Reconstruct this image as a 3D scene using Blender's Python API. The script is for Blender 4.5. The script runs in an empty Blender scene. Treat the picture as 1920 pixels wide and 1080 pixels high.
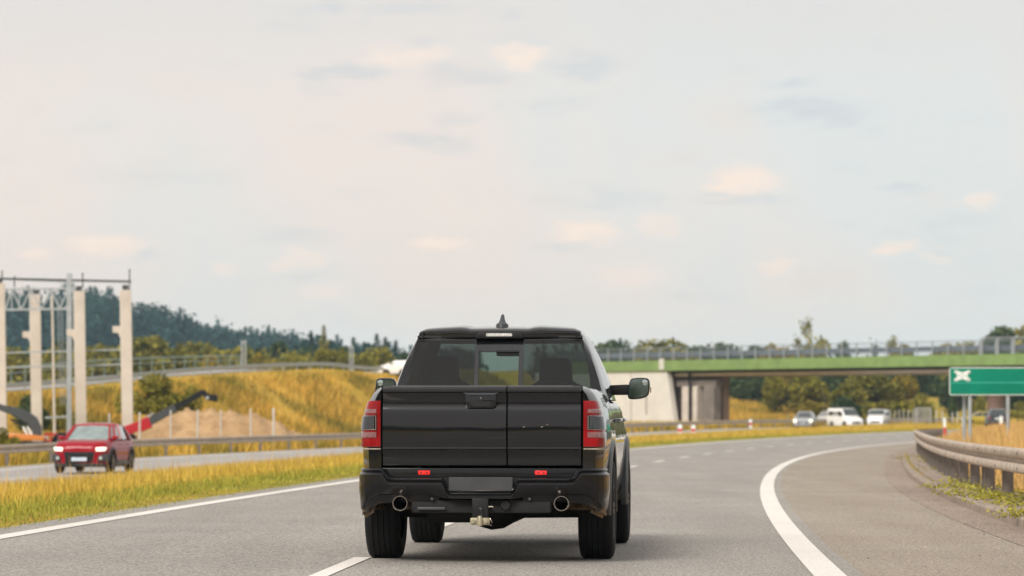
import bpy, bmesh, math, random
import numpy as np
from mathutils import Vector, Matrix

random.seed(7)
rng = np.random.default_rng(11)
scene = bpy.context.scene
COL = scene.collection

# ------------------------------------------------------------------ camera, sky, sun, exposure
FPX, CAMH, HOR = 6400.0, 1.1, 796.0          # focal length in photo pixels, eye height, horizon row
cam_data = bpy.data.cameras.new("camera")
cam = bpy.data.objects.new("camera", cam_data)
COL.objects.link(cam)
cam.location = (0, 0, CAMH)
cam.rotation_euler = (math.radians(90), 0, 0)
cam_data.sensor_width = 36.0
cam_data.lens = 36.0 * FPX / 1920.0
cam_data.shift_y = (HOR - 540.0) / 1920.0
cam_data.clip_start = 0.1
cam_data.clip_end = 20000
cam_data.dof.use_dof = True
cam_data.dof.focus_distance = 27.2
cam_data.dof.aperture_fstop = 3.7
scene.camera = cam
scene.view_settings.view_transform = 'Standard'
scene.view_settings.look = 'None'
scene.view_settings.exposure = 0.0
scene.view_settings.gamma = 1.0

SUN_EL, SUN_AZ = math.radians(38), math.radians(207)   # azimuth clockwise from +Y: behind the camera, to the left
sun_data = bpy.data.lights.new("sun", 'SUN')
sun_data.energy = 3.3
sun_data.angle = math.radians(24)
sun_data.color = (1.0, 0.95, 0.88)
sun = bpy.data.objects.new("sun", sun_data)
COL.objects.link(sun)
_sd = Vector((math.sin(SUN_AZ) * math.cos(SUN_EL), math.cos(SUN_AZ) * math.cos(SUN_EL), math.sin(SUN_EL)))
sun.rotation_euler = _sd.to_track_quat('Z', 'Y').to_euler()
sun.location = (0, 0, 60)


def nd(nt, kind, ins=None, **props):
    n = nt.nodes.new(kind)
    for k, v in props.items():
        setattr(n, k, v)
    for k, v in (ins or {}).items():
        s = n.inputs[k]
        if isinstance(v, bpy.types.NodeSocket):
            nt.links.new(v, s)
        else:
            s.default_value = v
    return n


def math_n(nt, op, a, b=0.0, clamp=False):
    return nd(nt, 'ShaderNodeMath', {0: a, 1: b}, operation=op, use_clamp=clamp).outputs[0]


def mix_n(nt, fac, a, b):
    n = nt.nodes.new('ShaderNodeMix')
    n.data_type = 'RGBA'
    for idx, v in ((0, fac), (6, a), (7, b)):
        if isinstance(v, bpy.types.NodeSocket):
            nt.links.new(v, n.inputs[idx])
        elif idx == 0:
            n.inputs[0].default_value = v
        else:
            n.inputs[idx].default_value = (*v[:3], 1)
    return n.outputs[2]


def rng_n(nt, v, a, b, c=0.0, d=1.0, smooth=True):
    return nd(nt, 'ShaderNodeMapRange', {0: v, 1: a, 2: b, 3: c, 4: d},
              interpolation_type='SMOOTHSTEP' if smooth else 'LINEAR').outputs[0]


def lin(r, g, b):
    f = lambda c: (c / 255 / 12.92) if c / 255 <= 0.04045 else ((c / 255 + 0.055) / 1.055) ** 2.4
    return (f(r), f(g), f(b))


def make_world():
    w = bpy.data.worlds.new("World")
    scene.world = w
    w.use_nodes = True
    nt = w.node_tree
    bg = nt.nodes['Background']
    STR = 0.1
    bg.inputs['Strength'].default_value = STR
    sky = nd(nt, 'ShaderNodeTexSky', sky_type='NISHITA', sun_disc=False,
             sun_elevation=SUN_EL, sun_rotation=SUN_AZ)
    d = nd(nt, 'ShaderNodeTexCoord').outputs['Generated']
    xyz = nd(nt, 'ShaderNodeSeparateXYZ', {0: d})
    yy = math_n(nt, 'MAXIMUM', math_n(nt, 'ABSOLUTE', xyz.outputs[1]), 0.12)
    az = math_n(nt, 'DIVIDE', xyz.outputs[0], yy)
    el = math_n(nt, 'DIVIDE', xyz.outputs[2], yy)
    p = nd(nt, 'ShaderNodeCombineXYZ', {0: az, 1: el, 2: 0.0}).outputs[0]
    # thin overcast, slowly changing between warm and cool
    big = nd(nt, 'ShaderNodeTexNoise', {'Vector': p, 'Scale': 9.0, 'Detail': 3.0, 'Roughness': 0.5})
    tone = math_n(nt, 'ADD', big.outputs[0], rng_n(nt, az, -0.16, 0.16, -0.16, 0.12))
    veil = mix_n(nt, rng_n(nt, tone, 0.36, 0.64), lin(246, 233, 224), lin(233, 235, 233))
    veil = mix_n(nt, rng_n(nt, el, 0.045, 0.0), veil, lin(240, 248, 245))
    veil = mix_n(nt, rng_n(nt, el, 0.09, 0.125, 0.0, 0.75), veil, lin(233, 230, 226))
    stretch = nd(nt, 'ShaderNodeVectorMath', {0: p, 1: (1.0, 3.2, 1.0)}, operation='MULTIPLY').outputs[0]
    streak = nd(nt, 'ShaderNodeTexNoise', {'Vector': stretch, 'Scale': 26.0, 'Detail': 5.0, 'Roughness': 0.55})
    veil = mix_n(nt, rng_n(nt, streak.outputs[0], 0.56, 0.72, 0.0, 0.35), veil, lin(213, 219, 222))
    veil = mix_n(nt, rng_n(nt, streak.outputs[0], 0.44, 0.3, 0.0, 0.4), veil, lin(240, 228, 220))
    # ragged little clouds at their own places in the sky
    wn = nd(nt, 'ShaderNodeTexNoise', {'Vector': stretch, 'Scale': 60.0, 'Detail': 6.0, 'Roughness': 0.62})
    off = nd(nt, 'ShaderNodeVectorMath', {0: wn.outputs[1], 1: (0.5, 0.5, 0.5)}, operation='SUBTRACT').outputs[0]
    off = nd(nt, 'ShaderNodeVectorMath', {0: off, 1: (0.022, 0.011, 0.0)}, operation='MULTIPLY').outputs[0]
    q = nd(nt, 'ShaderNodeVectorMath', {0: p, 1: off}, operation='ADD').outputs[0]
    lump = rng_n(nt, wn.outputs[0], 0.32, 0.58, 0.62, 1.0)

    def blobs(items, e0=1.45, e1=0.1):
        total = None
        for (px, py, rx, ry, s) in items:
            c = ((px - 960) / FPX, (HOR - py) / FPX, 0)
            v = nd(nt, 'ShaderNodeVectorMath', {0: q, 1: c}, operation='SUBTRACT').outputs[0]
            v = nd(nt, 'ShaderNodeVectorMath', {0: v, 1: (FPX / rx, FPX / ry, 0)}, operation='MULTIPLY').outputs[0]
            ln = nd(nt, 'ShaderNodeVectorMath', {0: v}, operation='LENGTH').outputs['Value']
            m = rng_n(nt, ln, e0, e1, 0.0, s)
            total = m if total is None else math_n(nt, 'MAXIMUM', total, m)
        return math_n(nt, 'MULTIPLY', total, lump)

    grey = blobs([(650, 135, 95, 16, .8), (880, 142, 75, 18, .7), (1100, 122, 60, 30, .7), (1470, 160, 55, 11, .7),
                  (1530, 206, 110, 24, .8), (790, 258, 95, 16, .6), (850, 216, 45, 13, .5), (620, 14, 36, 13, .6),
                  (775, 15, 80, 16, .6), (960, 30, 30, 12, .4), (1690, 356, 45, 7, .6), (1395, 372, 75, 10, .7),
                  (1060, 466, 60, 8, .5), (270, 480, 50, 14, .5), (540, 445, 90, 18, .4), (1120, 380, 120, 14, .35),
                  (1800, 410, 90, 16, .35), (300, 330, 160, 20, .25)])
    peach = blobs([(760, 105, 95, 22, .75), (982, 100, 52, 28, .9), (1388, 336, 84, 40, 1), (1095, 437, 74, 33, 1),
                   (200, 465, 80, 28, .9), (60, 475, 46, 16, .8), (820, 455, 64, 20, .8), (560, 490, 55, 22, .6),
                   (1682, 466, 48, 16, .75), (1452, 500, 42, 13, .6), (1845, 377, 36, 20, .6), (1180, 520, 90, 26, .45),
                   (600, 545, 70, 22, .45), (420, 507, 36, 14, .5), (1240, 428, 46, 28, .5), (1770, 480, 30, 10, .4)], 1.2, 0.35)
    c = mix_n(nt, math_n(nt, 'MULTIPLY', grey, 0.75), veil, lin(205, 213, 219))
    c = mix_n(nt, peach, c, tuple(1.06 * q for q in lin(255, 235, 220)))
    c10 = nd(nt, 'ShaderNodeVectorMath', {0: c, 1: (1 / STR,) * 3}, operation='MULTIPLY').outputs[0]
    fin = mix_n(nt, 0.93, sky.outputs[0], c10)
    nt.links.new(fin, bg.inputs['Color'])


make_world()

# ------------------------------------------------------------------ mesh helpers


class MB:
    """collects polygons and links them as ONE mesh object"""

    def __init__(self):
        self.v, self.f, self.m = [], [], []

    def add(self, verts, faces, mat=0):
        o = len(self.v)
        self.v += [tuple(p) for p in verts]
        self.f += [tuple(i + o for i in f) for f in faces]
        self.m += [mat] * len(faces)
        return self

    def box(self, x0, x1, y0, y1, z0, z1, mat=0, M=None):
        p = [(x, y, z) for z in (z0, z1) for y in (y0, y1) for x in (x0, x1)]
        if M is not None:
            p = [M @ Vector(q) for q in p]
        return self.add(p, [(0, 2, 3, 1), (4, 5, 7, 6), (0, 1, 5, 4), (2, 6, 7, 3), (0, 4, 6, 2), (1, 3, 7, 5)], mat)

    def bar(self, a, b, w, h=None, mat=0, up=(0, 0, 1)):
        a, b = Vector(a), Vector(b)
        h = w if h is None else h
        d = (b - a).normalized()
        u = d.cross(Vector(up))
        if u.length < 1e-4:
            u = d.cross(Vector((1, 0, 0)))
        u.normalize()
        n = u.cross(d)
        p = [q + u * sx * w / 2 + n * sz * h / 2 for q in (a, b) for sx, sz in ((-1, -1), (1, -1), (1, 1), (-1, 1))]
        return self.add(p, [(3, 2, 1, 0), (4, 5, 6, 7), (0, 1, 5, 4), (1, 2, 6, 5), (2, 3, 7, 6), (3, 0, 4, 7)], mat)

    def loft(self, rings, closed=True, caps=True, mat=0):
        n = len(rings[0])
        vs = [p for r in rings for p in r]
        fs = []
        for i in range(len(rings) - 1):
            for j in range(n if closed else n - 1):
                k = (j + 1) % n
                fs.append((i * n + j, i * n + k, (i + 1) * n + k, (i + 1) * n + j))
        if caps and closed:
            fs.append(tuple(range(n))[::-1])
            fs.append(tuple((len(rings) - 1) * n + j for j in range(n)))
        return self.add(vs, fs, mat)

    def tube(self, pts, r, n=8, mat=0):
        pts = [Vector(p) for p in pts]
        rr = r if isinstance(r, (list, tuple)) else [r] * len(pts)
        rings = []
        for i, p in enumerate(pts):
            d = (pts[min(i + 1, len(pts) - 1)] - pts[max(i - 1, 0)]).normalized()
            u = d.cross(Vector((0, 0, 1)))
            if u.length < 1e-3:
                u = Vector((1, 0, 0))
            u.normalize()
            w = u.cross(d)
            rings.append([p + (u * math.cos(2 * math.pi * k / n) + w * math.sin(2 * math.pi * k / n)) * rr[i] for k in range(n)])
        return self.loft(rings, mat=mat)

    def lathe(self, prof, center, axis='x', n=32, mat=0):
        """prof: (along axis, radius)"""
        c = Vector(center)
        rings = []
        for a, r in prof:
            ring = []
            for k in range(n):
                t = 2 * math.pi * k / n
                s, q = math.cos(t) * r, math.sin(t) * r
                ring.append(c + Vector({'x': (a, s, q), 'y': (s, a, q), 'z': (s, q, a)}[axis]))
            rings.append(ring)
        return self.loft(rings, caps=False, mat=mat)

    def prism(self, poly, y0, y1, mat=0):
        """polygon in x,z extruded along y"""
        return self.loft([[(x, y0, z) for x, z in poly], [(x, y1, z) for x, z in poly]], mat=mat)

    def grid(self, rows, mat=0):
        return self.loft(rows, closed=False, caps=False, mat=mat)

    def mirror(self):
        n = len(self.v)
        self.v += [(-x, y, z) for x, y, z in self.v[:n]]
        k = len(self.f)
        self.f += [tuple(i + n for i in f)[::-1] for f in self.f[:k]]
        self.m += self.m[:k]
        return self

    def build(self, name, mats, parent=None, bevel=0.0, smooth=True, angle=38, weld=0.0004, seg=2):
        me = bpy.data.meshes.new(name)
        me.from_pydata(self.v, [], self.f)
        mats = mats if isinstance(mats, (list, tuple)) else [mats]
        for m in mats:
            me.materials.append(m)
        if len(mats) > 1:
            me.polygons.foreach_set('material_index', self.m)
        bm = bmesh.new()
        bm.from_mesh(me)
        if weld:
            bmesh.ops.remove_doubles(bm, verts=bm.verts, dist=weld)
            bmesh.ops.dissolve_degenerate(bm, dist=1e-5, edges=bm.edges)
        bmesh.ops.recalc_face_normals(bm, faces=bm.faces)
        if bevel:
            es = [e for e in bm.edges if len(e.link_faces) == 2 and e.calc_face_angle(0) > 0.6]
            bmesh.ops.bevel(bm, geom=es, offset=bevel, segments=seg, affect='EDGES', profile=0.6, clamp_overlap=True)
        if smooth:
            lim = math.radians(angle)
            for f in bm.faces:
                f.smooth = True
            for e in bm.edges:
                if len(e.link_faces) == 2 and e.calc_face_angle(0) > lim:
                    e.smooth = False
        bm.to_mesh(me)
        bm.free()
        o = bpy.data.objects.new(name, me)
        COL.objects.link(o)
        if parent is not None:
            o.parent = parent
        return o


def fast_mesh(name, verts, loops_per, mat, parent=None):
    """verts (n,3) numpy, every loops_per consecutive vertices form one face"""
    n = len(verts)
    me = bpy.data.meshes.new(name)
    me.vertices.add(n)
    me.vertices.foreach_set('co', np.asarray(verts, dtype=np.float32).ravel())
    me.loops.add(n)
    me.loops.foreach_set('vertex_index', np.arange(n, dtype=np.int32))
    k = n // loops_per
    me.polygons.add(k)
    me.polygons.foreach_set('loop_start', np.arange(0, n, loops_per, dtype=np.int32))
    me.update(calc_edges=True)
    me.materials.append(mat)
    o = bpy.data.objects.new(name, me)
    COL.objects.link(o)
    if parent is not None:
        o.parent = parent
    return o


def tag(o, label=None, cat=None, group=None, kind=None):
    if label:
        o['label'] = label
    if cat:
        o['category'] = cat
    if group:
        o['group'] = group
    if kind:
        o['kind'] = kind
    return o


def thing(name, label, cat, loc=(0, 0, 0), rz=0.0, group=None):
    o = bpy.data.objects.new(name, None)
    COL.objects.link(o)
    o.location = loc
    o.rotation_euler = (0, 0, rz)
    return tag(o, label, cat, group)


def copy_tree(o, parent=None):
    c = o.copy()
    COL.objects.link(c)
    if parent is not None:
        c.parent = parent
    for ch in list(o.children):
        copy_tree(ch, c)
    return c


def ss(a, b, x):
    t = min(1.0, max(0.0, (x - a) / (b - a)))
    return t * t * (3 - 2 * t)


# ------------------------------------------------------------------ materials


def pbr(name, col, rough=0.6, metal=0.0, var=0.12, scale=4.0, bump=0.0, bscale=60.0, coat=0.0, emit=0.0,
        col2=None, spec=0.5, island=0.0, detail=4.0):
    m = bpy.data.materials.new(name)
    m.use_nodes = True
    nt = m.node_tree
    b = nt.nodes['Principled BSDF']
    tc = nd(nt, 'ShaderNodeTexCoord').outputs['Object']
    nz = nd(nt, 'ShaderNodeTexNoise', {'Vector': tc, 'Scale': scale, 'Detail': detail, 'Roughness': 0.6}).outputs[0]
    ca = tuple(c * (1 - var) for c in col)
    cb = col2 if col2 else tuple(min(1, c * (1 + var)) for c in col)
    c = mix_n(nt, rng_n(nt, nz, 0.3, 0.7), ca, cb)
    if island:
        r = nd(nt, 'ShaderNodeNewGeometry').outputs['Random Per Island']
        h = nd(nt, 'ShaderNodeHueSaturation', {'Hue': rng_n(nt, r, 0, 1, 0.5 - island * 0.03, 0.5 + island * 0.03, False),
                                               'Value': rng_n(nt, r, 0, 1, 1 - island, 1 + island, False), 'Color': c})
        c = h.outputs[0]
    nt.links.new(c, b.inputs['Base Color'])
    b.inputs['Metallic'].default_value = metal
    b.inputs['Specular IOR Level'].default_value = spec
    nt.links.new(rng_n(nt, nz, 0.25, 0.75, max(0.02, rough - 0.06), min(1, rough + 0.06)), b.inputs['Roughness'])
    if coat:
        b.inputs['Coat Weight'].default_value = coat
        b.inputs['Coat Roughness'].default_value = 0.03
    if bump:
        bn = nd(nt, 'ShaderNodeTexNoise', {'Vector': tc, 'Scale': bscale, 'Detail': 3.0})
        bp = nd(nt, 'ShaderNodeBump', {'Strength': bump, 'Distance': 0.02, 'Height': bn.outputs[0]})
        nt.links.new(bp.outputs[0], b.inputs['Normal'])
    if emit:
        nt.links.new(c, b.inputs['Emission Color'])
        b.inputs['Emission Strength'].default_value = emit
    return m


def asphalt(name, ca, cb, tint, fine=0.6):
    m = bpy.data.materials.new(name)
    m.use_nodes = True
    nt = m.node_tree
    b = nt.nodes['Principled BSDF']
    tc = nd(nt, 'ShaderNodeTexCoord').outputs['Object']
    st = nd(nt, 'ShaderNodeVectorMath', {0: tc, 1: (0.9, 0.09, 1)}, operation='MULTIPLY').outputs[0]
    big = nd(nt, 'ShaderNodeTexNoise', {'Vector': st, 'Scale': 1.1, 'Detail': 4.0}).outputs[0]
    mid = nd(nt, 'ShaderNodeTexNoise', {'Vector': tc, 'Scale': 0.35, 'Detail': 5.0}).outputs[0]
    grain = nd(nt, 'ShaderNodeTexNoise', {'Vector': tc, 'Scale': 42.0, 'Detail': 3.0, 'Roughness': 0.75}).outputs[0]
    c = mix_n(nt, rng_n(nt, big, 0.3, 0.7), ca, cb)
    c = mix_n(nt, rng_n(nt, mid, 0.4, 0.7, 0, 0.5), c, tint)
    vor = nd(nt, 'ShaderNodeTexVoronoi', {'Vector': tc, 'Scale': 62.0}).outputs['Color']
    vs = nd(nt, 'ShaderNodeSeparateColor', {0: vor}).outputs[0]
    val = math_n(nt, 'ADD', rng_n(nt, grain, 0.3, 0.7, 1 - fine, 1 + fine), rng_n(nt, vs, 0, 1, -fine * .6, fine * .6, False))
    h = nd(nt, 'ShaderNodeHueSaturation', {'Value': val, 'Color': c})
    nt.links.new(h.outputs[0], b.inputs['Base Color'])
    b.inputs['Roughness'].default_value = 0.82
    bp = nd(nt, 'ShaderNodeBump', {'Strength': 0.5, 'Distance': 0.01, 'Height': grain})
    nt.links.new(bp.outputs[0], b.inputs['Normal'])
    return m


def road_paint(name, col):
    m = asphalt(name, col, tuple(c * 1.05 for c in col), tuple(c * 0.85 for c in col), 0.14)
    return m


def car_paint(name, col, dust=0.0, z0=0.35, z1=0.95, rough=0.32, coat=1.0, metal=0.0):
    m = bpy.data.materials.new(name)
    m.use_nodes = True
    nt = m.node_tree
    b = nt.nodes['Principled BSDF']
    tc = nd(nt, 'ShaderNodeTexCoord').outputs['Object']
    z = nd(nt, 'ShaderNodeSeparateXYZ', {0: tc}).outputs[2]
    nz = nd(nt, 'ShaderNodeTexNoise', {'Vector': tc, 'Scale': 7.0, 'Detail': 6.0, 'Roughness': 0.65}).outputs[0]
    wob = nd(nt, 'ShaderNodeTexNoise', {'Vector': tc, 'Scale': 1.7, 'Detail': 2.0}).outputs[0]
    fac = math_n(nt, 'ADD', rng_n(nt, z, z1, z0, 0, 0.75), math_n(nt, 'MULTIPLY', math_n(nt, 'SUBTRACT', nz, 0.55), 1.6))
    fac = math_n(nt, 'MULTIPLY', rng_n(nt, fac, 0.25, 0.9), dust)
    b.inputs['Specular IOR Level'].default_value = 0.08
    c = mix_n(nt, fac, col, (0.34, 0.22, 0.12))
    nt.links.new(c, b.inputs['Base Color'])
    nt.links.new(rng_n(nt, fac, 0, 0.6, rough, 0.8), b.inputs['Roughness'])
    nt.links.new(rng_n(nt, fac, 0, 0.5, coat, 0.1), b.inputs['Coat Weight'])
    b.inputs['Coat Roughness'].default_value = 0.04
    b.inputs['Metallic'].default_value = metal
    bp = nd(nt, 'ShaderNodeBump', {'Strength': 0.06, 'Distance': 0.05, 'Height': wob})
    nt.links.new(bp.outputs[0], b.inputs['Coat Normal'])
    return m


def window_glass(name, tint, ior=1.5):
    m = bpy.data.materials.new(name)
    m.use_nodes = True
    nt = m.node_tree
    nt.nodes.remove(nt.nodes['Principled BSDF'])
    out = nt.nodes['Material Output']
    tc = nd(nt, 'ShaderNodeTexCoord').outputs['Object']
    nz = nd(nt, 'ShaderNodeTexNoise', {'Vector': tc, 'Scale': 2.2, 'Detail': 2.0}).outputs[0]
    tr = nd(nt, 'ShaderNodeBsdfTransparent', {'Color': (*tint, 1)})
    gl = nd(nt, 'ShaderNodeBsdfGlossy', {'Color': (0.95, 0.95, 0.95, 1), 'Roughness': 0.02})
    g = nd(nt, 'ShaderNodeNewGeometry')
    dt = nd(nt, 'ShaderNodeVectorMath', {0: g.outputs['Incoming'], 1: g.outputs['Normal']}, operation='DOT_PRODUCT').outputs['Value']
    f0 = ((ior - 1) / (ior + 1)) ** 2
    sch = math_n(nt, 'POWER', math_n(nt, 'SUBTRACT', 1.0, math_n(nt, 'ABSOLUTE', dt)), 5.0)
    fr = math_n(nt, 'ADD', math_n(nt, 'MULTIPLY', sch, 1 - f0), f0)
    mx = nd(nt, 'ShaderNodeMixShader', {0: fr, 1: tr.outputs[0], 2: gl.outputs[0]})
    nt.links.new(mx.outputs[0], out.inputs[0])
    return m


def foliage(name, ca, cb, trans=0.25, scale=0.25, island=0.45):
    m = bpy.data.materials.new(name)
    m.use_nodes = True
    nt = m.node_tree
    out = nt.nodes['Material Output']
    b = nt.nodes['Principled BSDF']
    g = nd(nt, 'ShaderNodeNewGeometry')
    nz = nd(nt, 'ShaderNodeTexNoise', {'Vector': g.outputs['Position'], 'Scale': scale, 'Detail': 4.0, 'Roughness': 0.6}).outputs[0]
    r = g.outputs['Random Per Island']
    f = math_n(nt, 'ADD', rng_n(nt, nz, 0.35, 0.65, 0, 0.75), rng_n(nt, r, 0, 1, -0.12, 0.3, False), True)
    c = mix_n(nt, f, ca, cb)
    c = nd(nt, 'ShaderNodeHueSaturation', {'Value': rng_n(nt, r, 0, 1, 1 - island, 1 + island, False), 'Color': c}).outputs[0]
    nt.links.new(c, b.inputs['Base Color'])
    b.inputs['Roughness'].default_value = 0.7
    b.inputs['Specular IOR Level'].default_value = 0.2
    tl = nd(nt, 'ShaderNodeBsdfTranslucent', {'Color': c})
    mx = nd(nt, 'ShaderNodeMixShader', {0: trans, 1: b.outputs[0], 2: tl.outputs[0]})
    nt.links.new(mx.outputs[0], out.inputs[0])
    return m


def ground_mat(name, cols, s1=0.06, s2=0.9, bump=0.6):
    m = bpy.data.materials.new(name)
    m.use_nodes = True
    nt = m.node_tree
    b = nt.nodes['Principled BSDF']
    pos = nd(nt, 'ShaderNodeNewGeometry').outputs['Position']
    n1 = nd(nt, 'ShaderNodeTexNoise', {'Vector': pos, 'Scale': s1, 'Detail': 6.0, 'Roughness': 0.6}).outputs[0]
    n2 = nd(nt, 'ShaderNodeTexNoise', {'Vector': pos, 'Scale': s2, 'Detail': 6.0, 'Roughness': 0.7}).outputs[0]
    c = mix_n(nt, rng_n(nt, n1, 0.38, 0.62), cols[0], cols[1])
    c = mix_n(nt, rng_n(nt, n2, 0.42, 0.66), c, cols[2])
    nt.links.new(c, b.inputs['Base Color'])
    b.inputs['Roughness'].default_value = 0.9
    b.inputs['Specular IOR Level'].default_value = 0.15
    bp = nd(nt, 'ShaderNodeBump', {'Strength': bump, 'Distance': 0.15, 'Height': n2})
    nt.links.new(bp.outputs[0], b.inputs['Normal'])
    return m


M = {}
M['asphalt'] = asphalt('asphalt', (0.280, 0.255, 0.226), (0.335, 0.308, 0.276), (0.252, 0.232, 0.210))
M['shoulder'] = asphalt('shoulder_asphalt', (0.285, 0.236, 0.182), (0.335, 0.284, 0.226), (0.262, 0.210, 0.160))
M['old_asphalt'] = asphalt('pale_asphalt', (0.34, 0.32, 0.30), (0.40, 0.38, 0.36), (0.30, 0.29, 0.27), 0.3)
M['line'] = road_paint('road_paint', (0.74, 0.69, 0.64))
M['kerb'] = pbr('kerb_concrete', (0.33, 0.265, 0.21), 0.9, bump=0.5, var=0.2, scale=3)
M['gutter'] = asphalt('gutter_concrete', (0.27, 0.21, 0.165), (0.33, 0.26, 0.205), (0.20, 0.15, 0.115), 0.6)
M['ground'] = ground_mat('dry_ground', [(0.42, 0.28, 0.035), (0.26, 0.23, 0.03), (0.32, 0.21, 0.045)])
M['verge'] = ground_mat('gravel_verge', [(0.42, 0.345, 0.29), (0.35, 0.285, 0.235), (0.25, 0.195, 0.155)], 0.8, 6.0)
M['grass_green'] = foliage('green_grass', (0.25, 0.265, 0.04), (0.42, 0.38, 0.06), 0.2, 0.5, 0.35)
M['grass_gold'] = foliage('golden_grass', (0.50, 0.335, 0.055), (0.68, 0.49, 0.09), 0.25, 0.35, 0.4)
M['grass_straw'] = foliage('straw_grass', (0.58, 0.36, 0.14), (0.70, 0.46, 0.17), 0.25, 0.6, 0.35)
M['slope_grass'] = foliage('slope_grass', (0.18, 0.165, 0.022), (0.70, 0.43, 0.075), 0.2, 0.13, 0.35)
M['slope'] = ground_mat('slope_soil', [(0.64, 0.40, 0.07), (0.38, 0.28, 0.025), (0.55, 0.34, 0.05)], 0.08, 0.7)
M['weed'] = foliage('weed_leaves', (0.24, 0.23, 0.025), (0.42, 0.37, 0.06), 0.25, 3.0, 0.35)
M['sand'] = ground_mat('sand', [(0.52, 0.34, 0.18), (0.43, 0.275, 0.14), (0.34, 0.21, 0.105)], 0.3, 1.6, 0.9)
M['rail'] = pbr('galvanised_rail', (0.47, 0.375, 0.29), 0.55, 0.15, 0.22, 2.5, bump=0.05)
M['rail_post'] = pbr('rail_post', (0.20, 0.168, 0.145), 0.65, 0.2, 0.2, 3)
M['bolt'] = pbr('bolt_steel', (0.05, 0.045, 0.04), 0.5, 0.5)
M['steel'] = pbr('grey_steel', (0.38, 0.41, 0.43), 0.5, 0.3, 0.1)
M['bluesteel'] = pbr('bridge_rail_steel', (0.24, 0.28, 0.33), 0.5, 0.3, 0.1)
M['greensteel'] = pbr('green_rail_steel', (0.22, 0.29, 0.24), 0.5, 0.2, 0.1)
M['concrete'] = pbr('warm_concrete', (0.60, 0.53, 0.465), 0.85, 0, 0.1, 0.8, bump=0.15, bscale=8)
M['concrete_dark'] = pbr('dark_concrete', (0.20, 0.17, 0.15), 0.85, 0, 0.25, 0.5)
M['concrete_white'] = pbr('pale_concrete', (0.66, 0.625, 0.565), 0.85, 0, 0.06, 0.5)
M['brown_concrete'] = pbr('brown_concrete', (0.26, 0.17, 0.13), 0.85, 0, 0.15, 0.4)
M['fascia'] = pbr('green_fascia', (0.19, 0.285, 0.09), 0.6, 0, 0.12, 0.8)
M['white_block'] = pbr('white_block', (0.60, 0.58, 0.52), 0.7)
M['sign_green'] = pbr('sign_green', (0.002, 0.20, 0.125), 0.5, 0, 0.12, 0.8, spec=0.15)
M['sign_white'] = pbr('sign_white', (0.80, 0.83, 0.80), 0.5, 0, 0.03)
M['bark'] = pbr('bark', (0.07, 0.05, 0.035), 0.9, 0, 0.3, 6)
M['black_paint'] = car_paint('black_paint', (0.0045, 0.0045, 0.006), 0.6, 0.36, 0.72, 0.3)
M['black_plastic'] = car_paint('black_plastic', (0.006, 0.006, 0.007), 0.75, 0.34, 0.58, 0.36, 0.6)
M['matte_black'] = pbr('matte_black', (0.007, 0.007, 0.008), 0.6, spec=0.3, var=0.2)
M['under'] = pbr('underbody', (0.008, 0.008, 0.008), 0.8, var=0.3)
M['tyre'] = pbr('tyre_rubber', (0.007, 0.007, 0.008), 0.8, spec=0.25, var=0.3, scale=9, bump=0.1)
M['rim'] = pbr('rim_metal', (0.20, 0.19, 0.18), 0.4, 0.8)
M['rim_dark'] = pbr('dark_rim_metal', (0.06, 0.06, 0.06), 0.4, 0.6)
M['chrome'] = pbr('steel_tip', (0.45, 0.40, 0.34), 0.25, 1.0, 0.15, 9)
M['cream_metal'] = pbr('cream_metal', (0.33, 0.29, 0.20), 0.5, 0.4, 0.2, 14)
M['red_lens'] = pbr('red_lens', (0.24, 0.002, 0.004), 0.2, 0, 0.2, 6, coat=0.5, spec=0.2)
M['dark_red_lens'] = pbr('dark_red_lens', (0.10, 0.008, 0.01), 0.15, 0, 0.2, 6, coat=1.0)
M['clear_lens'] = pbr('clear_lens', (0.20, 0.085, 0.085), 0.2, 0, 0.25, 30, coat=1.0)
M['smoke_lens'] = pbr('smoke_lens', (0.012, 0.013, 0.016), 0.08, 0, 0.2, 6, coat=1.0)
M['led_lens'] = pbr('led_lens', (0.50, 0.48, 0.45), 0.2, 0, 0.25, 30, coat=1.0)
M['reflector'] = pbr('red_reflector', (0.75, 0.012, 0.015), 0.2, 0, 0.2, 40, emit=0.25, coat=1.0)
M['mirror'] = pbr('mirror_glass', (0.50, 0.57, 0.57), 0.03, 1.0, 0.02)
M['plate_grey'] = pbr('blank_plate', (0.022, 0.022, 0.024), 0.5, 0, 0.3, 5)
M['dust_edge'] = pbr('dusty_edge', (0.42, 0.37, 0.31), 0.6, 0, 0.3, 30)
M['tint'] = window_glass('tinted_glass', (0.095, 0.115, 0.11), 1.6)
M['privacy'] = window_glass('privacy_glass', (0.035, 0.04, 0.04), 1.5)
M['tint_clear'] = window_glass('light_tinted_glass', (0.24, 0.29, 0.265), 1.5)
M['windscreen'] = window_glass('green_windscreen', (0.78, 0.92, 0.85))
M['car_glass'] = pbr('car_glass', (0.05, 0.06, 0.06), 0.12, 0, 0.2, coat=0.3)
M['car_glass_pale'] = pbr('pale_car_glass', (0.22, 0.28, 0.27), 0.06, 0, 0.25, 2, coat=1.0)
M['seat'] = pbr('seat_leather', (0.012, 0.012, 0.013), 0.6)
M['red_paint'] = car_paint('red_paint', (0.30, 0.004, 0.014), 0.1, 0.2, 0.6, 0.35, 0.45)
M['silver_paint'] = car_paint('silver_paint', (0.42, 0.42, 0.43), 0.1, 0.2, 0.6, 0.35, metal=0.4)
M['white_paint'] = car_paint('white_paint', (0.86, 0.85, 0.83), 0.1, 0.2, 0.6, 0.4)
M['dark_paint'] = car_paint('dark_paint', (0.05, 0.055, 0.065), 0.2, 0.2, 0.6, 0.35)
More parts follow.
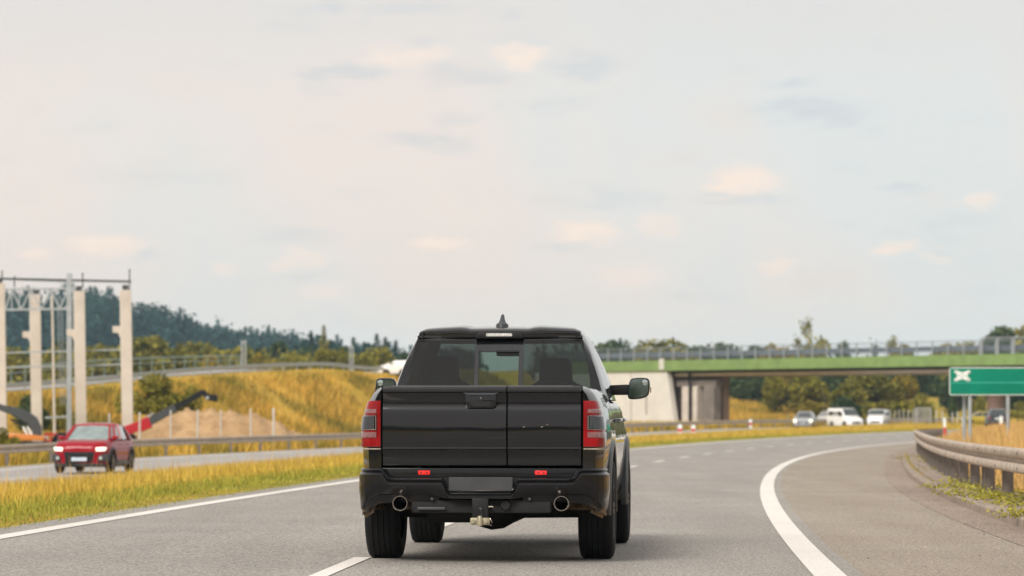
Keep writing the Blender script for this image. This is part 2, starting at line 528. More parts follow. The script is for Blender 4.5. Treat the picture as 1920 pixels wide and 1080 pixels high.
M['yellow_paint'] = car_paint('yellow_paint', (0.55, 0.42, 0.05), 0.1, 0.2, 0.6, 0.35)
M['orange_paint'] = car_paint('orange_paint', (0.62, 0.20, 0.03), 0.3, 0.2, 1.6, 0.45)
M['machine_red'] = car_paint('machine_red', (0.45, 0.02, 0.03), 0.3, 0.2, 1.6, 0.45)
M['grey_trim'] = pbr('grey_trim', (0.045, 0.05, 0.055), 0.55)
M['lamp_on'] = pbr('lit_headlamp', (1.0, 0.90, 0.72), 0.3, emit=1.0, var=0.15, scale=30)
M['tail_on'] = pbr('red_tail_lamp', (0.8, 0.02, 0.05), 0.3, emit=0.6)
M['plate_white'] = pbr('plate_white', (0.55, 0.62, 0.70), 0.5)
M['marker_red'] = pbr('marker_red', (0.60, 0.04, 0.04), 0.5)
M['stake'] = pbr('pale_stake', (0.50, 0.47, 0.42), 0.7)
M['house_white'] = pbr('house_white', (0.70, 0.70, 0.68), 0.8)



def haze():
    m = bpy.data.materials.new('haze')
    m.use_nodes = True
    nt = m.node_tree
    nt.nodes.remove(nt.nodes['Principled BSDF'])
    v = nd(nt, 'ShaderNodeVolumePrincipled', {'Color': (0.66, 0.86, 1.0, 1), 'Density': HAZE})
    nt.links.new(v.outputs[0], nt.nodes['Material Output'].inputs['Volume'])
    o = MB().box(-8600, 9400, -900, 8200, -3.5, 74).build('haze', m, smooth=False)
    tag(o, kind='stuff')


HAZE = 0.00013
haze()

# ------------------------------------------------------------------ the lie of the land


def R_(Y):                       # the right edge line of our carriageway (a right-hand bend)
    Yc = min(Y, 420.0)
    x = 1.36 + 0.0285 * Yc + 0.000393 * Yc * Yc
    return x + (0.0285 + 0.000786 * 420.0) * (Y - Yc)


ZL = ([0, 30, 64, 100, 140, 214, 296, 400, 520], [.0, .015, .06, .09, .13, .30, .55, .9, 1.0])
ZR = ([0, 207, 300, 400, 520], [0, 0, .2, .6, 1.0])
ZO = ([0, 50, 70, 90, 110, 135, 183, 230, 310, 400], [-.9, -.7, -.6, -.5, -.43, -.25, -.1, .2, .74, 1.1])


def tk(Y):
    return 2.5 + 0.8 * ss(35, 105, Y)


def H(Y, t):
    zl, zr, zo = np.interp(Y, *ZL), np.interp(Y, *ZR), np.interp(Y, *ZO)
    k = tk(Y)
    if t > k + 0.01:
        return zr + 0.11 + 0.1 * ss(40, 110, Y) + 0.33 * ss(k + 1.2, k + 4.5, t)
    if t >= -8.2:
        return zr + (zl - zr) * min(1.03, max(0.0, -t / 8.0))
    if t >= -17.5:
        f = (-8.2 - t) / 9.3
        return zl * (1 - ss(0.05, 1, f)) + zo * ss(0.05, 1, f) + 0.03 * math.sin(math.pi * f)
    if t >= -28.2:
        return zo
    return zo - 0.3 * ss(-28.2, -33, t) if False else zo - 0.3 * ss(0, 5, -28.2 - t)


def HX(X, Y):
    return H(Y, X - R_(Y))


def PX(px, Y):                   # photo column -> world X at depth Y
    return (px - 960.0) / FPX * Y


def PZ(py, Y):                   # photo row -> world z at depth Y
    return CAMH - (py - HOR) / FPX * Y


def at(px, py, Y):
    return Vector((PX(px, Y), Y, PZ(py, Y)))

# ------------------------------------------------------------------ ground, roads, markings
YS = [-400, -200, -100, -60, -40, -20] + list(np.arange(-10, 60, 2.0)) + list(np.arange(60, 200, 4.0)) + \
     list(np.arange(200, 420, 8.0)) + [430, 460, 500, 560, 640, 760, 950, 1200, 1700, 2600, 4200, 7000]


def strip(name, t0, t1, Y0, Y1, dz, mat, nt_=4, kind='structure', step=None):
    ys = [y for y in YS if Y0 < y < Y1]
    if step:
        ys = list(np.arange(Y0, Y1, step))[1:]
    ys = [Y0] + ys + [Y1]
    f0 = t0 if callable(t0) else (lambda Y: t0)
    f1 = t1 if callable(t1) else (lambda Y: t1)
    rows = []
    for Y in ys:
        a, b = f0(Y), f1(Y)
        rows.append([(R_(Y) + a + (b - a) * i / nt_, Y, H(Y, a + (b - a) * i / nt_) + dz) for i in range(nt_ + 1)])
    o = MB().grid(rows).build(name, mat, smooth=True)
    return tag(o, kind=kind)


def ground_sheet():
    ts = [-6000, -2500, -900, -400, -200, -100, -60, -45, -38, -34, -32, -30.5, -29.2, -28.2, -27.8, -24, -20, -17.6, -17.2,
          -16, -14.5, -13, -11.5, -10, -9, -8.3, -8.1, -5, -2, 1.5]
    tr = [0.16, 0.3, 0.8, 1.3, 2.0, 2.8, 3.6, 4.6, 6, 9, 14, 25, 45, 90, 200, 500, 1500, 6000]
    rows = []
    for Y in YS:
        row = []
        for t in ts:
            z = H(Y, t)
            if -8.2 < t or -28 < t < -17.5:
                z -= 0.06
            row.append((R_(Y) + t, Y, z))
        k = tk(Y)
        row.append((R_(Y) + k + 0.05, Y, H(Y, k) - 0.06))
        for t in tr:
            row.append((R_(Y) + k + t, Y, H(Y, k + t)))
        rows.append(row)
    tag(MB().grid(rows).build('ground', M['ground']), kind='structure')


ground_sheet()
strip('road', -8.2, 0.25, -60, 640, 0.0, M['asphalt'], 8)
strip('hard_shoulder', 0.25, lambda Y: tk(Y) - 0.5, -60, 640, 0.0, M['shoulder'], 4)
strip('gutter', lambda Y: tk(Y) - 0.5, lambda Y: tk(Y) + 0.005, -60, 420, 0.004, M['gutter'], 2)
strip('opposite_road', -27.8, -17.6, -60, 640, 0.0, M['old_asphalt'], 4)
strip('gravel_verge', lambda Y: tk(Y) + 0.15, lambda Y: tk(Y) + 0.95, -60, 260, 0.012, M['verge'], 2)
strip('edge_line', -0.12, 0.12, -60, 640, 0.006, M['line'], 1)
strip('edge_line', -7.74, -7.50, -60, 640, 0.006, M['line'], 1)
strip('edge_line', -18.35, -18.1, -60, 640, 0.006, M['line'], 1)
strip('edge_line', -26.6, -26.35, -60, 640, 0.006, M['line'], 1)
for k in range(-2, 34):
    y0 = 24.0 + 12 * k
    strip('lane_dash', -3.76, -3.62, y0, y0 + 4, 0.006, M['line'], 1, step=2)
    if k > 1:
        strip('lane_dash', -22.4, -22.25, y0, y0 + 4, 0.006, M['line'], 1, step=2)


def kerb():
    mb = MB()
    Y = 8.0
    while Y < 200:
        Y2 = Y + (1.0 if Y < 110 else 2.0)
        rr = []
        for q in (Y + 0.006, Y2 - 0.006):
            k = tk(q)
            x = R_(q) + k
            z = H(q, k)
            dz = 0.006 * math.sin(Y * 7.3)
            rr.append([(x, q, z - 0.05), (x, q, z + 0.095 + dz), (x + 0.025, q, z + 0.122 + dz), (x + 0.16, q, z + 0.125 + dz), (x + 0.16, q, z - 0.05)])
        mb.loft(rr)
        Y = Y2
    tag(mb.build('kerb', M['kerb'], smooth=False), kind='structure')


kerb()

# ------------------------------------------------------------------ guard rails
WPROF = [(0.0, .0), (.05, .003), (.082, .018), (.088, .04), (.086, .105), (.06, .122), (.004, .134), (.004, .176),
         (.06, .188), (.086, .205), (.088, .27), (.082, .292), (.05, .307), (0.0, .31)]


def guardrail(label, tfun, Y0, Y1, base, ztop, spacing, side, mat_rail, mat_post, step=2.0, post_w=0.12, wide=(), bolts=False,
              back=False, pathf=None, group=None):
    """side +1: ridges face -t (the road left of it); -1: face +t"""
    if pathf is None:
        def pathf(Y):
            t = tfun(Y)
            return Vector((R_(Y) + t, Y, base(Y)))
    root = thing('guardrail', label, 'guardrail', pathf(Y0), 0, group)
    o0 = pathf(Y0)

    def frame(Y):
        p = pathf(Y)
        d = (pathf(Y + 0.5) - pathf(Y - 0.5))
        d.z = 0
        d.normalize()
        n = Vector((-d.y, d.x, 0)) * side      # towards the traffic
        return p, d, n
    prof = WPROF + [(x - 0.006, z) for x, z in WPROF[::-1]]
    rings = []
    for Y in np.arange(Y0, Y1 + 0.01, step):
        p, d, n = frame(Y)
        rings.append([p - o0 + n * a + Vector((0, 0, ztop - 0.31 + z)) for a, z in prof])
    MB().loft(rings).build('rail_beam', mat_rail, root, angle=60)
    proto = None
    s = Y0 + 0.6
    i = 0
    while s < Y1:
        p, d, n = frame(s)
        ang = math.atan2(d.y, d.x) - math.pi / 2
        for j in range(2 if i in wide else 1):
            q = p - o0 + d * (0.62 * j)
            if proto is None:
                w = post_w
                mb = MB()
                # sigma post: web and two flanges
                mb.box(-w / 2, -w / 2 + .01, -.035, .035, -.3, ztop - .03).box(w / 2 - .01, w / 2, -.035, .035, -.3, ztop - .03)
                mb.box(-w / 2 + .01, w / 2 - .01, -.008, .008, -.3, ztop - .03)
                proto = mb.build('post', mat_post, root, smooth=False)
                po = proto
            else:
                po = proto.copy()
                COL.objects.link(po)
                po.parent = root
            po.location = q - n * (w / 2 + 0.004)
            po.rotation_euler = (0, 0, ang)
            if bolts and j == 0:
                for zz in (ztop - .25, ztop - .06):
                    for e in (-.05, .05):
                        if bolts is True:
                            mb = MB().box(-.009, .009, -.012, .012, -.012, .012)
                            bolts = mb.build('bolt', M['bolt'], root, bevel=.004, seg=1)
                            bo = bolts
                        else:
                            bo = bolts.copy()
                            COL.objects.link(bo)
                            bo.parent = root
                        bo.location = q + d * e + n * .083 + Vector((0, 0, zz))
                        bo.rotation_euler = (0, 0, ang)
        s += spacing
        i += 1
    return root


def rail_t(Y):
    return tk(Y) + 0.48


guardrail('curving beige double ridged guardrail on dark posts beside the hard shoulder', rail_t, 26, 176,
          lambda Y: H(Y, rail_t(Y)), 0.70, 3.7, 1, M['rail'], M['rail_post'], 1.0, post_w=0.15, wide=(6,), bolts=True)
guardrail('long guardrail along the far side of the opposite road behind the red car', lambda Y: -28.3, 96, 420,
          lambda Y: H(Y, -28.3), 0.74, 6.0, -1, M['rail'], M['rail_post'], 3.0, post_w=0.12)


# ------------------------------------------------------------------ approach embankment of the overpass
CREST = [(-330, 748, 232), (-60, 741, 238), (0, 737, 241), (100, 730, 250), (200, 722, 262), (300, 711, 276), (400, 702, 291), (520, 695, 310),
         (620, 692, 328), (700, 699, 345), (780, 698, 356), (870, 693, 368), (900, 692, 371)]
cpts = [at(*c) for c in CREST]


def crest(u):
    u = max(0.0, min(len(cpts) - 1.001, u))
    i = int(u)
    f = u - i
    p0, p1, p2, p3 = cpts[max(0, i - 1)], cpts[i], cpts[i + 1], cpts[min(len(cpts) - 1, i + 2)]
    return 0.5 * ((2 * p1) + (p2 - p0) * f + (2 * p0 - 5 * p1 + 4 * p2 - p3) * f * f + (3 * p1 - p0 - 3 * p2 + p3) * f ** 3)


def crest_frame(u):
    p = crest(u)
    d = crest(min(u + .05, len(cpts) - 1.001)) - crest(max(0, u - .05))
    d.z = 0
    d.normalize()
    return p, d, Vector((d.y, -d.x, 0))          # n: towards the camera


def embankment():
    rows = []
    us = np.arange(0, len(cpts) - 1.0, 0.1)
    for u in us:
        p, d, n = crest_frame(u)
        row = []
        zb = HX(p.x, p.y) - 0.4
        hgt = p.z - zb
        for f in (1.0, .88, .75, .62, .5, .38, .25, .12, .04, 0):
            bul = 0.35 * math.sin(f * math.pi) * math.sin(u * 5 + f * 4) + .25 * math.sin(u * 13 + f * 9) * f * (1 - f) * 3
            row.append(p + n * (hgt * 1.85 * f + bul) - Vector((0, 0, hgt * f)) + Vector((0, 0, bul * .4)))
        row += [p - n * .8 + Vector((0, 0, -.1)), p - n * 9.2 + Vector((0, 0, -.15)), p - n * 10.6 - Vector((0, 0, .6)), p - n * (10.6 + hgt * 1.8) - Vector((0, 0, hgt))]
        rows.append(row)
    # rounded end cone at the bridge
    p, d, n = crest_frame(us[-1])
    zb = HX(p.x, p.y) - .4
    hgt = p.z - zb
    base = [(Vector(q) - p) for q in rows[-1]]
    for a in (.25, .5, .75, 1.0):
        rows.append([p + b * (1 - a) + d * (hgt * 1.3 * a) + Vector((0, 0, (-hgt if b.z > -.5 else 0) * a * a)) for b in base])
    tag(MB().grid(rows).build('embankment', M['slope']), kind='structure')
    rr = []
    for u in us:
        p, d, n = crest_frame(u)
        rr.append([p - n * 2.4 + Vector((0, 0, -.03)), p - n * 9.0 + Vector((0, 0, -.06))])
    tag(MB().grid(rr).build('ramp_road', M['old_asphalt']), kind='structure')


embankment()


def crest_rail(label, u0, u1, back, ztop, rails, cat, name, mat, spacing, pw):
    L = [crest_frame(u) for u in np.arange(u0, u1, .04)]
    pts = [p - n * back for p, d, n in L]
    root = thing(name, label, cat, pts[0])
    o = pts[0]
    for z0, z1, th in rails:
        rings = []
        for q, (p, d, n) in zip(pts, L):
            rings.append([q - o + n * a + Vector((0, 0, z)) for a, z in ((0, z0), (th, z0 + .02), (th, z1 - .02), (0, z1))])
        MB().loft(rings).build('rail_beam', mat, root)
    acc, last, proto = 1e9, None, None
    for q in pts:
        acc += 0 if last is None else (q - last).length
        last = q
        if acc >= spacing:
            acc = 0
            if proto is None:
                proto = MB().box(-pw / 2, pw / 2, -pw / 2, pw / 2, -.5, ztop).build('post', mat, root, smooth=False)
                po = proto
            else:
                po = proto.copy()
                COL.objects.link(po)
                po.parent = root
            po.location = q - o - Vector((0, .07, 0))
    return root


crest_rail('grey guardrail running along the top of the golden embankment', 1.0, 10.5, .5, .62, [(.30, .64, .07)], 'guardrail', 'guardrail', M['steel'], 4.0, .10)
crest_rail('pale green railing standing behind the guardrail on the embankment top', 0.5, 8.0, 8.9, 1.35, [(1.22, 1.36, .06), (.8, .88, .05)], 'railing', 'railing', M['greensteel'], 3.0, .07)


# ------------------------------------------------------------------ overpass
def bridge():
    A = Vector((PX(1100, 393), 393, 0))
    Bd = Vector((PX(1920, 346), 346, 0))
    d = (Bd - A).normalized()
    n = Vector((d.y, -d.x, 0))                   # towards the camera
    root = thing('overpass', 'road overpass with green edge beam, grey railings and pale abutment crossing the motorway', 'bridge', A)
    L = (Bd - A).length + 34
    Rm = Matrix(((d.x, -n.x, 0), (d.y, -n.y, 0), (0, 0, 1))).to_4x4()   # local x along, y away from camera

    def part(name, mat, mb, parent=root, **k):
        mb.v = [tuple(Rm @ Vector(p)) for p in mb.v]
        return mb.build(name, mat, parent, **k)

    zb, zt = 7.13, 8.30
    fas = MB()
    s = -6.0
    while s < L:
        fas.box(s, s + 2.985, 0, .3, zb, zt)
        s += 3.0
    part('edge_beam', M['fascia'], fas, bevel=.02, seg=1)
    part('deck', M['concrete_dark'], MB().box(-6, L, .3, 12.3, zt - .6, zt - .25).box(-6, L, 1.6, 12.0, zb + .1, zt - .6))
    part('far_edge_beam', M['fascia'], MB().box(-6, L, 12.3, 12.6, zb, zt))
    g = MB()
    for y in (1.2, 5.6, 10.2):
        g.loft([[(x, y, zb + .1), (x, y + 1.0, zb + .1), (x, y + .85, zb - .62), (x, y + .15, zb - .62)] for x in (13, L)])
    part('girder', M['concrete'], g)
    part('soffit_shade_strip', M['matte_black'], MB().box(12, L, 1.0, 1.17, zb - .28, zb + .09))  # added black strip, painted shade under the deck edge
    # railing
    for zz, h, dd in ((9.70, .08, .06), (9.45, .05, .04), (8.52, .06, .04)):
        part('handrail', M['bluesteel'], MB().box(-6, L, .1, .1 + dd, zz, zz + h))
    part('guardrail_band', M['bluesteel'], MB().loft([[(x, .9 - a, 8.72 + z * 1.75) for a, z in WPROF + [(q - .02, w) for q, w in WPROF[::-1]]] for x in (-6, L)]))
    pr = None
    s = -5.0
    while s < L:
        if pr is None:
            pr = part('railing_post', M['steel'], MB().box(-.05, .05, .08, .2, zt - .02, 9.74))
            o = pr
        else:
            o = pr.copy()
            COL.objects.link(o)
            o.parent = root
        o.location = d * s
        s += 2.1
    tall = None
    for s in np.arange((Bd - A).length - 5.6, L, 2.1):
        if tall is None:
            tall = part('tall_railing_post', M['steel'], MB().box(-.09, .09, .02, .22, zt - .02, 10.0))
            o = tall
        else:
            o = tall.copy()
            COL.objects.link(o)
            o.parent = root
        o.location = d * s
    part('top_rail', M['steel'], MB().box((Bd - A).length - 5.7, L, .05, .18, 9.93, 10.02))

    def sx(px):                                   # photo column -> distance along the axis
        k = (px - 960) / FPX
        return (k * A.y - A.x) / (d.x - k * d.y)
    part('marker_block', M['white_block'], MB().box(sx(1236), sx(1245), -.05, -.003, zb + .15, zt + .2))
    # abutment: wing wall with a battered end, bearing seat, columns
    x0, x1, x2, x3 = sx(1000), sx(1247), sx(1262), sx(1326)
    part('wing_wall', M['concrete_white'], MB().prism([(x0, -.5), (x2 + .3, -.5), (x1, zb - .004), (x0, zb - .004)], .25, 1.0), bevel=.03, seg=1)
    part('wall_joint', M['concrete_dark'], MB().box(sx(1208), sx(1210), .232, .248, 2.2, 4.6).box(sx(1180), sx(1181), .232, .248, .2, zb - .1))
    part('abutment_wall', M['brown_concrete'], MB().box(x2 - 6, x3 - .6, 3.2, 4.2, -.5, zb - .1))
    part('bearing_seat', M['concrete_dark'], MB().box(x2 - 1.0, x3 - .2, 1.6, 3.2, zb - 1.75, zb - 1.1))  # dark colour stands in for the shadow at the seat
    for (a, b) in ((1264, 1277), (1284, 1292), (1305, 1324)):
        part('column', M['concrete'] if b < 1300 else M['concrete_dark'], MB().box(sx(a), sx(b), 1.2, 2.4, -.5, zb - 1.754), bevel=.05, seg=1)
    part('drain_pipe', M['matte_black'], MB().tube([(sx(1280), 1.1, zb - .3), (sx(1280), 1.1, -.3)], .13))
    kk = (1868 - 960) / FPX
    ps = (kk * (A.y - n.y * 5.2) - (A.x - n.x * 5.2)) / (d.x - kk * d.y)
    part('pier', M['brown_concrete'], MB().lathe([(-.5, .95), (zb - .63, .95)], (ps, 5.2, 0), 'z', 20))


bridge()


# ------------------------------------------------------------------ motorway sign
def sign():
    Y = 100.0
    x0 = PX(1780, Y)
    rz = -0.10
    X0 = Vector((x0, Y, 0))
    w = 3.3
    z0, z1 = PZ(741, Y), PZ(689, Y)
    zm = PZ(717.5, Y)
    root = thing('motorway_sign', 'green motorway sign with white looped cross symbol on three grey posts', 'sign', (x0, Y, 0), rz)

    def rr(x0, x1, z0, z1, r):
        o = []
        for cx, cz, a in ((x1 - r, z1 - r, 0), (x0 + r, z1 - r, 90), (x0 + r, z0 + r, 180), (x1 - r, z0 + r, 270)):
            for k in range(5):
                q = math.radians(a + k * 22.5)
                o.append((cx + r * math.cos(q), cz + r * math.sin(q)))
        return o
    MB().prism(rr(0, w, zm + .012, z1, .04), -.03, .0).build('upper_panel', M['sign_green'], root)
    MB().prism(rr(0, w, z0, zm - .012, .04), -.03, .0).build('lower_panel', M['sign_green'], root)
    b = MB()
    for (a, c, e, f) in ((.0, w, z1 - .022, z1), (.0, w, z0, z0 + .018)):
        b.box(a + .03, c - .03, -.034, -.0305, e, f)
    b.box(.0, .02, -.034, -.0305, z0 + .03, z1 - .03).box(w - .02, w, -.034, -.0305, z0 + .03, z1 - .03)
    b.build('border', M['sign_white'], root, smooth=False)
    MB().box(.01, w - .01, -.036, -.031, zm - .016, zm + .016).build('joint_strip', pbr('joint_strip', (.03, .36, .28), .4), root)
    # looped cross: two crossing strokes and rounded corner loops
    cx, cz = PX(1804, Y) - x0, PZ(704.5, Y)
    sy = MB()

    def stroke(pts, wd):
        pts = [Vector((p[0], 0, p[1])) for p in pts]
        L, Rr = [], []
        for i, p in enumerate(pts):
            t = (pts[min(i + 1, len(pts) - 1)] - pts[max(0, i - 1)]).normalized()
            nn = Vector((-t.z, 0, t.x)) * wd / 2
            L.append(p + nn)
            Rr.append(p - nn)
        rings = [[(a.x, -.0375, a.z), (c.x, -.0375, c.z), (c.x, -.031, c.z), (a.x, -.031, a.z)] for a, c in zip(L, Rr)]
        sy.loft(rings)
    hw, hh = .215, .135
    for sg in (1, -1):
        stroke([(cx - hw * q, cz - sg * hh * q) for q in (-1, -.5, 0, .5, 1)], .062)
    for k in range(4):
        a0 = k * math.pi / 2
        pts = []
        for i in range(9):
            q = a0 - math.pi / 4 + i * math.pi / 16
            rad = .115 + .12 * abs(math.sin(2 * (q - a0) / 1.0)) ** 2 * .9
            pts.append((cx + rad * .98 * math.cos(q), cz + rad * .66 * math.sin(q)))
        stroke(pts, .035)
    for k, (sx_, sz_) in enumerate(((1, 1), (1, -1), (-1, 1), (-1, -1))):
        stroke([(cx + sx_ * hw * .62, cz + sz_ * hh * 1.02), (cx + sx_ * hw * .98, cz + sz_ * hh * 1.0), (cx + sx_ * hw * 1.02, cz + sz_ * hh * .62)], .045)
    sy.build('symbol', M['sign_white'], root, smooth=False)
    for px, back in ((1809, 0.5), (1818.5, .06), (1889, .06), (1965, .06)):
        xx = PX(px, Y) - x0
        zt = z1 - .1 if back < .2 else z0 + .45
        MB().lathe([(-.2, .055), (zt, .055)], (xx, back, 0), 'z', 12).build('post', M['steel'], root)
    MB().bar((PX(1809, Y) - x0, .5, z0 + .4), (PX(1815, Y) - x0, .02, z0 + .5), .05).build('brace', M['steel'], root, smooth=False)
    for zz in (z0 + .12, z1 - .2):
        MB().box(.15, w - .1, .0, .03, zz, zz + .06).build('cross_rail', M['steel'], root, smooth=False)


sign()


# ------------------------------------------------------------------ marker posts and stakes
def marker(px, ptop, pbot, Y, label, w=.26):
    x, z0, z1 = PX(px, Y), PZ(pbot, Y), PZ(ptop, Y)
    zg = min(z0, HX(x, Y))
    root = thing('marker_post', label, 'marker post', (x, Y, zg), 0, 'red and white marker posts along the road')
    h = z1 - zg
    MB().prism([(-w / 2, -.2), (w / 2, -.2), (w / 2, h - .08), (w / 3, h), (-w / 3, h), (-w / 2, h - .08)], -.05, .05).build('post', M['sign_white'], root, smooth=False)
    MB().box(-w / 2 - .003, w / 2 + .003, -.056, -.0505, h * .30, h * .62).build('red_band', M['marker_red'], root, smooth=False)


marker(1275, 796, 808, 250, 'red and white marker post on the median below the pale bridge columns', .3)
marker(1300, 797, 809, 254, 'red and white marker post on the median just right of its twin', .3)
marker(1407, 786, 799, 318, 'small red and white marker post standing alone before the golden field', .28)
marker(1771, 783, 812, 160, 'red and white marker post beside the wire fence, left of the sign posts', .11)
marker(1806, 781, 812, 160, 'red and white marker post seen between the two left sign posts', .11)
marker(1877, 780, 800, 170, 'red and white marker post in front of the dark car', .17)


def stake(px, ptop, Y, label, group, w=.07, lean=0.0):
    x = PX(px, Y)
    zg = HX(x, Y)
    h = PZ(ptop, Y) - zg
    mb = MB().lathe([(-.2, w / 2), (h - .03, w / 2), (h, w / 3), (h, 0.001)], (0, 0, 0), 'z', 8)
    o = mb.build('fence_stake', M['stake'])
    o.location = (x, Y, zg)
    o.rotation_euler = (0, lean, 0)
    return tag(o, label, 'stake', group)


SG = 'pale stakes of the fence before the sand heap'
stake(205, 775, 150, 'pale fence stake rising just behind the roof of the red car', SG, .08)
stake(262, 773, 152, 'pale fence stake standing right behind the tail of the red car', SG, .09)
stake(320, 769, 158, 'pale fence stake before the left shoulder of the sand heap', SG, .08)
stake(370, 768, 162, 'pale fence stake before the left half of the sand heap top', SG, .09, .01)
stake(414, 768, 166, 'pale fence stake before the right half of the sand heap top', SG, .07)
stake(470, 766, 172, 'pale fence stake before the falling right side of the sand heap', SG, .09)
stake(513, 765, 176, 'pale fence stake at the right end of the sand heap', SG, .12)
SG2 = 'thin stakes of the wire fence beyond the bend'
k = 0
for px, pt in ((1670, 769), (1678, 770), (1686, 768), (1694, 770), (1703, 768), (1712, 769), (1719, 768), (1745, 768), (1756, 769), (1767, 771), (1786, 773), (1795, 772)):
    stake(px, pt, 385, 'thin pale stake of the wire fence beyond the bend, right of the white vans', SG2, .13)
p = at(1730, 766, 383)
zg = HX(p.x, p.y)
g = thing('fence_gate', 'pale barred gate in the wire fence between the white van and the green sign', 'gate', (p.x, p.y, zg))
for i in range(7):
    MB().box(-.9 + i * .28, -.84 + i * .28 + .06, -.03, .03, 0, p.z - zg).build('bar', M['stake'], g, smooth=False)
MB().box(-.95, .99, -.035, .035, p.z - zg, p.z - zg + .1).build('top_bar', M['stake'], g, smooth=False)
for px, py, lab in ((1545, 742, 'tall thin pale pole above the parked white car'), (1478, 776, 'short pale pole beside the headlamps of the silver car')):
    stake(px, py, 380, lab, None, .12)


def double_pole(px, ptop, Y, label, gap, w):
    x = PX(px, Y)
    zg = HX(x, Y)
    h = PZ(ptop, Y) - zg
    root = thing('double_pole', label, 'pole', (x, Y, zg))
    for s in (-1, 1):
        MB().lathe([(0, w), (h, w * .8), (h, .001)], (s * gap / 2, 0, 0), 'z', 8).build('post', M['steel'], root)
    MB().box(-gap / 2 - w, gap / 2 + w, -.06, .06, h - .3, h - .12).build('cross_bar', M['steel'], root, smooth=False)
    MB().box(-gap / 2 - w, gap / 2 + w, -.06, .06, h * .7, h * .7 + .12).build('cross_bar', M['steel'], root, smooth=False)


double_pole(457, 638, 420, 'left pair of tall grey poles behind the embankment railing', .42, .13)
double_pole(659, 648, 420, 'right pair of tall grey poles behind the embankment railing end', .36, .11)


# ------------------------------------------------------------------ unfinished building: concrete columns and steel frame
def column(px, ptop, Y, wpx, corbel, label):
    x = PX(px, Y)
    zg = HX(x, Y)
    w = wpx / FPX * Y
    h = PZ(ptop, Y) - zg
    root = thing('concrete_column', label, 'column', (x, Y, zg), 0.06, 'bare concrete columns of the unfinished building')
    root.rotation_euler = (0, -0.016, 0.12)
    MB().box(-w / 2, w / 2, -w / 2, w / 2, -.4, h).build('shaft', M['concrete'], root, bevel=.03, seg=1)
    MB().box(-.16, .16, -.16, .16, h, h + .28).build('steel_cap', M['grey_trim'], root, bevel=.02, seg=1)
    if corbel:
        zc = PZ(corbel, Y) - zg
        MB().prism([(-w / 2 + .002, zc - .62), (-w / 2 - .12, zc - .36), (-w / 2 - .42, zc - .32), (-w / 2 - .42, zc + .02), (-w / 2 + .002, zc + .02)], -w / 2 + .03, w / 2 - .03).build('corbel', M['concrete'], root, smooth=False)


column(3, 531, 184, 22, None, 'tall bare concrete column cut by the left edge of the photo')
column(70, 552, 196, 20.5, 622, 'bare concrete column with corbel left of the grey steel post')
column(153, 546, 190, 21, 618, 'bare concrete column with corbel right of the grey steel post')
column(240, 544, 186, 21.5, 612, 'rightmost bare concrete column with corbel behind the red car')


def steel_frame():
    Y = 191.0
    x0, zg = PX(130, Y), HX(PX(130, Y), Y)
    root = thing('steel_frame', 'grey steel frame with post, lattice truss and roof beam between the concrete columns', 'steel frame', (x0, Y, zg))

    def P(px, py, dy=0):
        return Vector((PX(px, Y) - x0, dy, PZ(py, Y) - zg))
    a = P(127, 512)
    b = P(134, 805)
    MB().box(-.14, .14, -.12, .12, -.3, a.z).build('post', M['steel'], root, bevel=.01, seg=1)
    MB().bar(P(-70, 521), P(246, 528), .10, .12).build('roof_beam', M['grey_trim'], root, smooth=False)
    MB().bar(P(4, 523), P(128, 529), .08, .09).build('second_beam', M['steel'], root, smooth=False)
    for px, pt, pb in ((4, 507, 529), (27, 517, 538), (155, 511, 540), (243, 504, 545)):
        MB().bar(P(px, pb), P(px, pt), .07).build('spike', M['grey_trim'], root, smooth=False)
    t = MB()
    t.bar(P(-60, 543), P(152, 541), .11).bar(P(-60, 582), P(128, 579), .11)
    seq = [(10, 581), (22, 543), (40, 580), (58, 542), (78, 580), (95, 542), (112, 579), (128, 542)]
    for q, r in zip(seq[:-1], seq[1:]):
        t.bar(P(*q), P(*r), .075)
    for px in (22, 36, 58, 95):
        t.bar(P(px, 542), P(px, 581), .06)
    t.bar(P(120, 580), P(150, 541), .08)
    t.build('truss', M['steel'], root, smooth=False)
    for py in (659.5, 687):
        MB().bar(P(-60, py + 4), P(228, py - 4), .075).build('bracing_bar', M['steel'], root, smooth=False)
    MB().bar(P(85, 783), P(130, 781), .10).build('bracing_bar', M['steel'], root, smooth=False)
    MB().bar(P(227, 655), P(229, 684), .09).build('end_bar', M['steel'], root, smooth=False)
    for px, w in ((110, .025), (114, .02), (118, .025)):
        MB().bar(P(px - 2, 560), P(px + 3, 760), w).build('cable', M['steel'], root, smooth=False)


steel_frame()
o = MB().tube([(0, 0, -.3), (-.08, 0, 4.5), (-.17, 0, PZ(553, 200) - HX(PX(103, 200), 200))], [.085, .075, .06]).build('thin_pole', M['concrete'])
o.location = (PX(103, 200), 200, HX(PX(103, 200), 200))
tag(o, 'thin pale pole between the steel post and the column left of it', 'pole')


def sand_heap():
    Y = 206.0
    xs = np.linspace(PX(215, Y), PX(570, Y), 60)
    prof_px = [215, 240, 265, 300, 345, 400, 440, 480, 520, 545, 570]
    prof_py = [822, 808, 795, 777, 770, 769, 773, 777, 792, 806, 822]
    rows = []
    for i, x in enumerate(xs):
        px = 960 + x / Y * FPX
        top = PZ(np.interp(px, prof_px, prof_py), Y)
        zg = HX(x, Y) - .2
        row = []
        for f in np.linspace(-1, 1, 15):
            hgt = (top - zg) * (1 - abs(f) ** 1.5)
            j = .12 * math.sin(i * .9 + f * 5) + .09 * math.sin(i * 2.3 - f * 11) + rng.normal(0, .035)
            row.append((x, Y + f * 4.2, zg + max(0, hgt + j * (1 - abs(f)))))
        rows.append(row)
    tag(MB().grid(rows).build('sand_heap', M['sand']), 'long heap of bare sandy soil behind the pale stakes', 'heap')


sand_heap()


